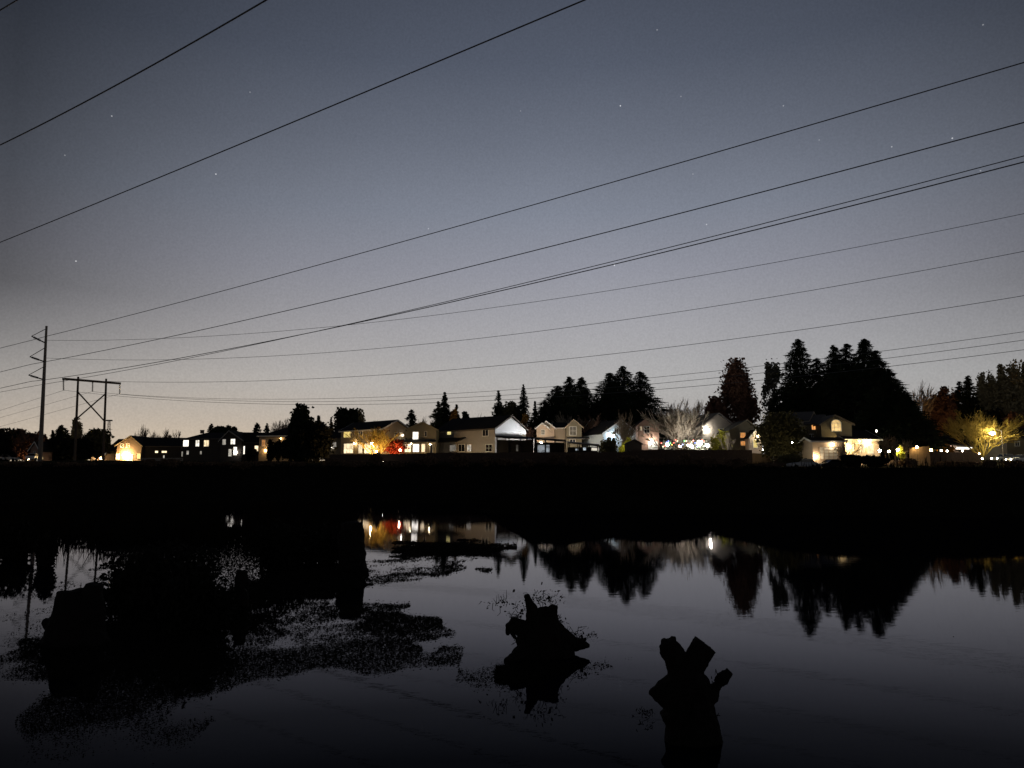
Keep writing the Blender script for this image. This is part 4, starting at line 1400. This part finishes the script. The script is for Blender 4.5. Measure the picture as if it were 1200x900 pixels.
# ------------------------------------------------------------------ power structures and wires
DP = 145.0
t = thing('power_pole', (at(47, 545, DP)[0], DP, zg(DP, -88)), 'tall single power pole with three zigzag arms on its left side', 'power pole')
base, topp = at(46.5, 545, DP), at(54.5, 382, DP)
base[2] = zg(DP, -88) - .5
m = MB()
m.tube([base, base + (topp - base) * .5, topp], [.42, .32, .20], 10)
m.build('pole', M['pole_steel'], t)
ARM = [((52.6, 386), (37, 394), (52.3, 401.5)), ((52, 408), (35, 418), (51, 423.5)), ((51, 430), (33.5, 439.5), (50, 444.5))]
tips = []
for a, b_, c_ in ARM:
    a, b_, c_ = at(*a, DP), at(*b_, DP - .5), at(*c_, DP)
    m = MB()
    m.tube([c_, b_], [.12, .10], 6)
    m.tube([a, b_], [.07, .06], 6)
    ao = m.build('arm', M['insulator'], t)
    d = MB()
    for k in range(6):
        q = c_ + (b_ - c_) * (.35 + .09 * k)
        d.tube([q, q + (b_ - c_) / np.linalg.norm(b_ - c_) * .08], .2, 8)
    d.build('insulator_disc', M['insulator'], ao)
    tips.append(b_)

t = thing('pylon', (at(105, 545, 152)[0], 152, zg(152, -83)), 'H-frame power pylon of two wooden poles with a crossarm and an X brace', 'pylon')
for (tp, bt, D) in (((91.7, 441.5), (87.3, 545), 149), ((124.5, 443.8), (120.6, 545), 155)):
    a, b_ = at(*tp, D), at(*bt, D)
    b_[2] = zg(D, b_[0]) - .5
    m = MB()
    m.tube([b_, a], [.26, .19], 9)
    m.build('pole', M['pole_wood'], t)
e0, e1 = at(74.3, 443.8, 146.3), at(140.5, 449.3, 157.7)
m = MB()
w = (e1 - e0) / np.linalg.norm(e1 - e0)
nrm_ = np.array([-w[1], w[0], 0])
m.box(e0 - nrm_ * .32 - np.array([0, 0, .2]), e1 - e0, nrm_ * .12, (0, 0, .38))
m.box(e0 + nrm_ * .24 - np.array([0, 0, .2]), e1 - e0, nrm_ * .12, (0, 0, .38))
m.build('crossarm', M['pole_wood'], t)
for (a, b_) in (((90.8, 459), (121.9, 493)), ((124.2, 461), (89.6, 491))):
    d0 = 149 if a[0] < 100 else 155
    d1 = 155 if b_[0] > 100 else 149
    m = MB()
    m.tube([at(*a, d0 - .3), at(*b_, d1 - .3)], .14, 6)
    m.build('brace', M['pole_wood'], t)
HT = []
for f_, pb in ((0.0, (74.5, 457.5)), (.5, (108.3, 458.8)), (1.0, (140.3, 461.5))):
    q = e0 + (e1 - e0) * f_
    bt = at(pb[0], pb[1], q[1])
    m = MB()
    m.tube([q, bt], .05, 6)
    for k in range(9):
        c_ = q + (bt - q) * (.12 + .1 * k)
        m.tube([c_, c_ + (bt - q) * .04], .16, 8)
    m.build('insulator_string', M['insulator'], t)
    HT.append(bt)


def wire(points, p0, d, label, r=.045, ext0=0.0, ext1=0.0, fit=True, group='power lines', quiet=True):
    """points: photo pixels of one span; the wire hangs in the vertical plane through p0 along d"""
    n = np.array([-d[1], d[0], 0])
    d = np.array([d[0], d[1], 0]) / math.hypot(d[0], d[1])
    P = []
    for px, py in points:
        q = ray(px, py)
        k = np.dot(np.array([p0[0], p0[1], 0]) - C0 * np.array([1, 1, 0]), n) / np.dot(q, n)
        P.append(C0 + q * k)
    s = [np.dot(p - np.array([p0[0], p0[1], 0]), d) for p in P]
    z = [p[2] for p in P]
    out = []
    co = np.polyfit(s, z, 2 if (fit and len(s) > 2) else 1)
    S = np.linspace(min(s) - ext0, max(s) + ext1, 40)
    for a in S:
        out.append(np.array([p0[0], p0[1], 0]) + d * a + np.array([0, 0, np.polyval(co, a)]))
    return out, co


def add_wire(spans, label, r=.045, group='power lines'):
    pts = []
    for sp_ in spans:
        pts += sp_
    o = MB()
    o.tube(pts, r, 6)
    ob = o.build('power_line', M['wire'])
    tag(ob, label, 'power line', group)
    return ob


DC = (.82, -.57)
PP = (at(46, 400, DP)[0], DP)
RW = .050
LW = [([(54, 394.5), (330, 320), (600, 250), (900, 162), (1200, 71)], [(0, 408), (38, 398.5)], 'upper of the heavy wires passing the top arm of the tall pole'),
      ([(54, 424), (330, 364), (600, 302), (900, 224), (1200, 142)], [(0, 436), (36, 427)], 'heavy wire passing the middle arm of the tall pole'),
      ([(54, 445), (240, 414), (600, 338.5), (900, 265), (1200, 190)], [(0, 455), (36, 447)], 'lower wire of the close pair running to the lowest arm of the tall pole')]
for pr, pl, lb in LW:
    r_, co = wire(pr, PP, DC, lb, ext1=14)
    l_, _ = wire(pl, PP, DC, lb, ext0=40, fit=False)
    add_wire([l_, r_], lb, RW)
r_, co = wire([(60, 449), (240, 415.5), (600, 337), (900, 258), (1200, 184)], (PP[0] + .8, PP[1] + 3.0), DC, '', ext1=14)
l_, _ = wire([(0, 459.5), (50, 450.5)], (PP[0] + .8, PP[1] + 3.0), DC, '', ext0=40, fit=False)
add_wire([l_, r_], 'upper wire of the close pair running to the lowest arm of the tall pole', RW * .8)
# three conductors of the nearer line, overhead at the left
for (pp, lb, (px, py, D)) in (([(0, 284), (340, 144.5), (685, 0)], 'lowest of the steep wires crossing the upper left sky', (0, 284, 69)),
                              ([(0, 170), (156, 89), (312, 0)], 'middle steep wire crossing the upper left sky', (0, 170, 48)),
                              ([(0, 12), (10, 6), (20, 0)], 'short bit of wire cutting the top left corner', (0, 12, 34))):
    q = at(px, py, D)
    r_, co = wire(pp, (q[0], q[1]), DC, lb, ext0=14, ext1=12, fit=(py > 100))
    add_wire([r_], lb, .04 if D > 40 else .03)
# thin circuit from the tall pole to the right
for pp, lb in (([(54, 398.5), (210, 396.5), (430, 378), (600, 357), (900, 310), (1200, 250)], 'highest of the three thin wires fanning right from the tall pole'),
               ([(54, 419), (220, 422), (400, 412.5), (600, 391.5), (900, 347), (1200, 296)], 'middle one of the three thin wires fanning right from the tall pole'),
               ([(100, 446), (300, 446), (450, 440), (600, 427), (900, 391), (1200, 347)], 'lowest of the three thin wires fanning right from the tall pole')):
    q0 = (PP[0] + .8, DP)
    q1 = (.662 * 80, 80)
    r_, co = wire(pp, q0, (q1[0] - q0[0], q1[1] - q0[1]), lb, ext0=0, ext1=14)
    add_wire([r_], lb, .029)
# three conductors of the H-frame
for k, (pp, pl, lb) in enumerate((([(140.3, 461.5), (200, 466), (300, 467.5), (450, 464.5), (650, 453), (800, 440), (1030, 411), (1200, 389)], [(0, 500), (140.3, 461.5)], 'top one of the three lowest thin wires, from the right insulator of the H-frame'),
                                  ([(108.3, 458.8), (200, 466.5), (300, 470.5), (450, 468.5), (650, 460), (800, 447), (1030, 420), (1200, 399)], [(0, 489.5), (108.3, 458.8)], 'middle one of the three lowest thin wires, from the H-frame'),
                                  ([(74.5, 457.5), (200, 468), (300, 473.5), (450, 473.5), (650, 466), (800, 454), (1030, 429), (1200, 411)], [(0, 481), (74.5, 457.5)], 'bottom one of the three lowest thin wires, from the left insulator of the H-frame'))):
    q0 = (HT[2 - k][0], HT[2 - k][1])
    q1 = (.662 * (82 - 2 * k), 82 - 2 * k)
    r_, co = wire(pp, q0, (q1[0] - q0[0], q1[1] - q0[1]), lb, ext1=14)
    l_, _ = wire(pl, q0, (.82, -.57), lb, ext0=30, fit=False)
    add_wire([l_, r_], lb, .026)

# far lattice mast behind the H-frame
t = thing('radio_mast', (at(128, 540, 300)[0], 300, zg(300)), 'faint thin lattice mast on the skyline right of the H-frame', 'mast')
p = at(128, 493.5, 300)
m = MB()
zb_ = zg(300)
for sx, sy in ((-1, -1), (1, -1), (1, 1), (-1, 1)):
    m.tube([(p[0] + sx * .9, 300 + sy * .9, zb_ - .3), (p[0] + sx * .3, 300 + sy * .3, p[2])], .08, 5)
for k in range(9):
    f0, f1 = k / 9, (k + 1) / 9
    w0, w1 = .9 - .6 * f0, .9 - .6 * f1
    z0_, z1_ = zb_ + (p[2] - zb_) * f0, zb_ + (p[2] - zb_) * f1
    m.tube([(p[0] - w0, 300 - w0, z0_), (p[0] + w1, 300 - w1, z1_)], .05, 4)
    m.tube([(p[0] + w0, 300 + w0, z0_), (p[0] - w1, 300 + w1, z1_)], .05, 4)
m.build('lattice', M['pole_steel'], t)
m = MB()
m.box((p[0] - 1.1, 299.6, p[2]), (2.2, 0, 0), (0, .8, 0), (0, 0, .5))
m.build('platform', M['pole_steel'], t)


# ------------------------------------------------------------------ stumps in the pond
def stump(name, px, py, limbs, label, parts_seed=1, vox=.022, disp=.05, cat='tree stump', tex=.22):
    """limbs: lists of (pixel x, pixel y, depth offset, radius in px); one continuous body"""
    b0 = on_water(px, py)
    D = b0[1]
    t = thing(name, (b0[0], D, 0), label, cat, 'stumps standing in the pond')
    m = MB()
    k = mpp(D)
    for L in limbs:
        pts = [at(a, b_, D + c_) for a, b_, c_, r in L]
        rad = [r * k for a, b_, c_, r in L]
        m.tube(pts, rad, 10)
    o = m.build('wood', M['bark_dead'], t)
    md = o.modifiers.new('fuse', 'REMESH')
    md.mode = 'VOXEL'
    md.voxel_size = vox
    tx = bpy.data.textures.new('bark_clouds', 'CLOUDS')
    tx.noise_scale = tex
    tx.noise_depth = 4
    md = o.modifiers.new('bark', 'DISPLACE')
    md.texture = tx
    md.strength = disp * 2
    md.mid_level = .5
    return t, D


def twigs(t, centres, D, n, seed, m='bark_dead', L=.25, name='twigs_foliage'):  # the mesh holds bare twigs only
    rs = np.random.default_rng(seed)
    b_ = MB()
    for (px, py, spread) in centres:
        for k in range(n):
            s = at(px + rs.normal() * spread, py + rs.normal() * spread * .5, D + rs.normal() * .15)
            d = rs.normal(size=3)
            d /= np.linalg.norm(d)
            e = s + d * L * rs.uniform(.3, 1)
            b_.tube([s, (s + e) / 2 + rs.normal(size=3) * .02, e], [.006, .005, .003], 4)
    b_.build(name, M[m], t)


# the near one with two prongs
t1, D1 = stump('driftwood_stump', 812, 866, [
    [(812, 905, 0, 34), (811, 868, 0, 28), (810, 835, 0, 27), (806, 800, 0, 24), (800, 780, 0, 17)],
    [(804, 800, 0, 19), (794, 776, 0, 14), (785, 760, -.03, 12.5), (780.5, 752, -.03, 9)],
    [(803, 800, 0, 19), (812, 778, 0, 14.5), (822, 762, .03, 14), (827, 755, .03, 14.5)],
    [(781, 756, 0, 7), (776, 750, 0, 4)], [(789, 754, 0, 6), (789, 746, 0, 2.5)],
    [(812, 822, 0, 17), (834, 812, 0, 11), (846, 796, .05, 8), (855.5, 786.5, .05, 5)],
    [(803, 815, 0, 32), (787, 812, 0, 24), (772, 812, 0, 12), (760, 812, 0, 2)],
    [(803, 845, 0, 24), (788, 826, 0, 18)],
    [(800, 850, 0, 20), (792, 880, -.1, 14), (780, 905, -.2, 11)],
    [(822, 848, 0, 20), (836, 876, -.1, 13), (858, 905, -.25, 8)]],
    'nearest black driftwood stump with two stubby prongs crossed like an X and one side limb', vox=.011, disp=.022, tex=.08)
twigs(t1, [(828, 797, 6), (838, 797, 4), (836, 838, 3)], D1, 10, 3, L=.07)

t2, D2 = stump('root_stump', 640, 766, [
    [(640, 790, 0, 30), (638, 765, 0, 30), (637, 742, 0, 24), (638, 722, 0, 14)],
    [(632, 745, 0, 18), (626, 722, 0, 9), (620, 706, 0, 5), (617, 697, 0, 2)],
    [(640, 742, 0, 18), (645, 724, 0, 10), (648, 712, 0, 5), (649, 709, 0, 4)],
    [(628, 728, 0, 10), (636, 716, 0, 6), (641, 712, 0, 3)],
    [(634, 746, 0, 18), (614, 738, 0, 10), (602, 731, 0, 8), (597, 728, 0, 5)],
    [(604, 731, 0, 6), (596, 733, 0, 4), (595, 744, .05, 1.8)],
    [(598, 738, 0, 2), (604, 748, 0, 1.4)],
    [(642, 750, 0, 22), (660, 752, 0, 14), (676, 755, 0, 8), (691, 757, 0, 2)],
    [(646, 738, 0, 14), (656, 738, 0, 8), (668, 748, 0, 6)],
    [(624, 752, 0, 18), (612, 756, 0, 12), (606, 758, 0, 7)],
    [(630, 764, 0, 20), (610, 770, -.3, 12), (594, 778, -.6, 5)],
    [(645, 766, 0, 20), (668, 768, -.3, 10)]],
    'torn root stump with one tall splinter in the middle of the pond', vox=.016, disp=.04, tex=.14)
twigs(t2, [(612, 716, 7), (630, 698, 7), (645, 703, 8), (605, 722, 5), (585, 708, 5), (672, 742, 6), (655, 728, 5), (610, 752, 4)], D2, 14, 5, L=.22)
tw = []
for (px, py, sx, sy, n) in ((636, 699, 14, 6, 60), (612, 714, 10, 8, 40), (680, 745, 10, 5, 60), (583, 707, 10, 3, 24), (655, 730, 6, 10, 30)):
    for k in range(n):
        tw.append(at(px + rng.normal() * sx, py + rng.normal() * sy, D2 + rng.normal() * .2))
quad_mesh('dead_leaves', leaves(np.array(tw), rng.uniform(.015, .045, len(tw))), M['weed'], t2)

t3, D3 = stump('broad_stump', 88, 752, [
    [(88, 780, 0, 40), (87, 752, 0, 36), (86, 720, 0, 24), (84, 692, 0, 15)],
    [(88, 740, 0, 24), (80, 710, 0, 14), (78, 692, 0, 9)],
    [(96, 740, 0, 26), (106, 710, 0, 16), (110, 690, 0, 11), (111, 684, 0, 9)],
    [(84, 742, 0, 18), (64, 733, 0, 11), (50, 727, 0, 4)],
    [(80, 752, 0, 20), (66, 762, -.3, 12), (58, 770, -.5, 6)],
    [(98, 752, 0, 22), (122, 762, -.3, 12)]],
    'broad black stump with a notched flat top at the left of the pond', vox=.026, disp=.05)
t4, D4 = stump('short_stump', 412, 668, [
    [(412, 690, 0, 18), (412, 668, 0, 17), (414, 640, 0, 14), (413, 612, 0, 12)],
    [(408, 650, 0, 12), (402, 625, 0, 7)],
    [(416, 668, 0, 14), (428, 673, -.4, 6)]],
    'short upright black stump where the window reflections end', vox=.05, disp=.08)
t5, D5 = stump('slim_snag', 283, 712, [
    [(283, 735, 0, 11), (283, 712, 0, 9), (282, 690, 0, 8), (284, 668, 0, 6)],
    [(283, 700, 0, 6), (291, 680, 0, 3)]],
    'slim dark snag sticking up among the water weeds', vox=.03, disp=.05)

GI = 'black bushes standing in the shallows on the left'
for px, py, tp, w, lb in ((222, 738, 655, 96, 'widest black bush standing in the water weeds'), (160, 722, 640, 84, 'black bush between the broad stump and the widest bush'),
                          (205, 700, 634, 100, 'black bush farther out behind the widest one'), (330, 668, 612, 70, 'far black bush left of the short upright stump'),
                          (375, 660, 606, 60, 'far black bush touching the short upright stump'), (20, 655, 606, 44, 'far black bush at the left edge of the pond'),
                          (55, 664, 622, 26, 'small black bush on the water left of the broad stump')):
    b0 = on_water(px, py)
    D = b0[1]
    z1 = at(px, tp, D)[2]
    W = w * mpp(D) / 2
    t = thing('water_bush', (b0[0], D, 0), lb, 'bush', GI)
    st = MB()
    tipsb = []
    for k in range(26):
        a = rng.uniform(0, 2 * math.pi)
        q = rng.uniform(.2, 1)
        e = np.array([b0[0] + math.cos(a) * W * q, D + math.sin(a) * W * q, (z1) * rng.uniform(.55, 1.0) * (1.05 - .3 * q)])
        s = np.array([b0[0] + math.cos(a) * W * q * .3, D + math.sin(a) * W * q * .3, -.3])
        st.tube(tube_pts(s, e, 3, .05), [.03, .024, .016, .008], 4)
        tipsb.append((s, e))
    st.build('stems', M['bark_dead'], t)
    cs = []
    for s, e in tipsb:
        f = rng.uniform(.12, 1, (150, 1))
        cs.append(s + (e - s) * f + rng.normal(size=(150, 3)) * W * .16)
    c = np.concatenate(cs)
    c = c[(c[:, 2] > .02)]
    quad_mesh('twigs_foliage', leaves(c, rng.uniform(.04, .10, len(c))), M['leaf_dark'], t)


# ------------------------------------------------------------------ reeds, bank grass, floating weeds (stuff)
def inpoly(x, y, P):
    r = np.zeros(len(x), bool)
    j = len(P) - 1
    for i in range(len(P)):
        xi, yi = P[i]
        xj, yj = P[j]
        c = ((yi > y) != (yj > y)) & (x < (xj - xi) * (y - yi) / (yj - yi + 1e-12) + xi)
        r ^= c
        j = i
    return r


def vnoise(p, f, seed):
    """smooth value noise"""
    r = np.random.default_rng(seed)
    G = r.random((64, 64))
    q = p * f
    i = np.floor(q).astype(int)
    t = q - i
    t = t * t * (3 - 2 * t)
    g = lambda a, b_: G[a % 64, b_ % 64]
    return (g(i[:, 0], i[:, 1]) * (1 - t[:, 0]) * (1 - t[:, 1]) + g(i[:, 0] + 1, i[:, 1]) * t[:, 0] * (1 - t[:, 1])
            + g(i[:, 0], i[:, 1] + 1) * (1 - t[:, 0]) * t[:, 1] + g(i[:, 0] + 1, i[:, 1] + 1) * t[:, 0] * t[:, 1])


def blades(c, h, w):
    n = len(c)
    a = rng.uniform(0, 2 * math.pi, n)
    d = np.stack([np.cos(a), np.sin(a), np.zeros(n)], 1) * w[:, None]
    lean = rng.normal(size=(n, 3)) * h[:, None] * .22
    lean[:, 2] = h
    tip = c + lean
    return np.stack([c - d, c + d, tip + d * .15, tip - d * .15], 1)


# reeds standing in the shallows on the left and in front of the far bank
R_ = []
for _ in range(26000):
    px = rng.uniform(-60, 420)
    D = rng.uniform(34, 62)
    if 262 < px < 291 and D < 60 and not (D < 39 and rng.random() < .5):
        continue
    R_.append((at(px, 540, D)[0], D))
R_ = np.array(R_)
keep = vnoise(R_, .25, 5) * .6 + vnoise(R_, .8, 6) * .4 > .42
R_ = R_[keep]
hh = rng.uniform(.35, 1.15, len(R_))
tag(quad_mesh('reeds', blades(np.column_stack([R_, np.full(len(R_), -.1)]), hh, rng.uniform(.015, .04, len(R_))), M['reed']),
    'dark reed bed standing in the shallows on the left', 'reeds', kind='stuff')

G_ = np.column_stack([rng.uniform(-115, 115, 60000), 54 + 84 * rng.random(60000) ** 1.4])
zz = np.array([zg(y + (3.0 * math.sin(x * .05) + 1.2 * math.sin(x * .17 + 1) if 60 < y < 100 else 0), x) for x, y in G_])
ok = zz > -.15
G_, zz = G_[ok], zz[ok]
hh = rng.uniform(.2, .75, len(G_)) * (.5 + .8 * vnoise(G_, .3, 9))
tag(quad_mesh('bank_grass', blades(np.column_stack([G_, zz - .05]), hh, rng.uniform(.02, .06, len(G_))), M['reed']),
    'rough dark grass covering the far bank', 'grass', kind='stuff')

POLY = [([(-10, 790), (60, 760), (130, 705), (190, 690), (300, 690), (330, 672), (420, 668), (440, 690), (400, 700), (470, 702), (512, 704), (500, 716), (530, 740), (548, 745), (535, 766), (470, 780), (360, 790),
          (270, 812), (150, 828), (60, 850), (-10, 860)], .40, 270000),
        ([(120, 690), (270, 690), (275, 760), (240, 815), (190, 828), (150, 790), (125, 740)], .30, 60000),
        ([(424, 650), (440, 640), (520, 636), (605, 632), (592, 655), (545, 668), (480, 676), (450, 686), (400, 684), (405, 668)], .53, 70000),
        ([(540, 776), (600, 764), (640, 775), (770, 778), (705, 790), (660, 806), (620, 812), (560, 800)], .52, 16000),
        ([(-10, 690), (30, 672), (60, 690), (20, 706), (-10, 712)], .40, 3000),
        ([(45, 695), (130, 690), (130, 760), (60, 765)], .45, 4000),
        ([(115, 618), (340, 618), (345, 690), (270, 700), (125, 694)], .22, 110000),
        ([(582, 768), (640, 762), (672, 766), (700, 776), (662, 797), (602, 802)], .22, 34000),
        ([(-20, 770), (150, 775), (180, 905), (-20, 905)], .50, 40000),
        ([(690, 742), (715, 742), (715, 752), (690, 752)], .3, 400)]
W_ = []
for P, th, n in POLY:
    P = np.array(P, float)
    lo, hi = P.min(0), P.max(0)
    lw = np.array([on_water(*q)[:2] for q in P])
    a, b_ = lw.min(0), lw.max(0)
    q = rng.uniform(a, b_, (int(n * 1.9), 2))
    amp = .9 + .06 * q[:, 1:2]
    qq = q + np.column_stack([vnoise(q, .35, 41) - .5 + .6 * (vnoise(q, 1.3, 43) - .5), vnoise(q, .35, 42) - .5 + .6 * (vnoise(q, 1.3, 44) - .5)]) * amp * 1.3
    q = q[inpoly(qq[:, 0], qq[:, 1], lw)]
    v = .5 * vnoise(q, .45, 21) + .3 * vnoise(q, 1.4, 22) + .2 * vnoise(q, 4.5, 23)
    W_.append(q[v > th + rng.normal(size=len(v)) * .085])
# weeds thin out over the rest of the near pond
q = np.column_stack([rng.uniform(-12, 16, 900), rng.uniform(9, 30, 900)])
v = vnoise(q, .7, 31)
W_.append(q[v > .86])
W_ = np.concatenate(W_)
sz = rng.uniform(.006, .025, len(W_)) * (W_[:, 1] / 15.0) ** .9
zz = rng.uniform(.002, .02, len(W_)) + (rng.random(len(W_)) < .15) * rng.uniform(0, .08, len(W_))
tag(quad_mesh('water_weeds', leaves(np.column_stack([W_, zz]), sz, .5, .75), M['weed']), 'mats of dark floating weeds on the pond', 'weeds', kind='stuff')

t = thing('floating_branch', on_water(754, 838), 'small dark tuft floating left of the nearest stump', 'floating tuft')
D = BASE[t.name][1]
twigs(t, [(754, 836, 5)], D, 30, 8, L=.08, name='leaves')  # this tuft mesh is bare twigs too
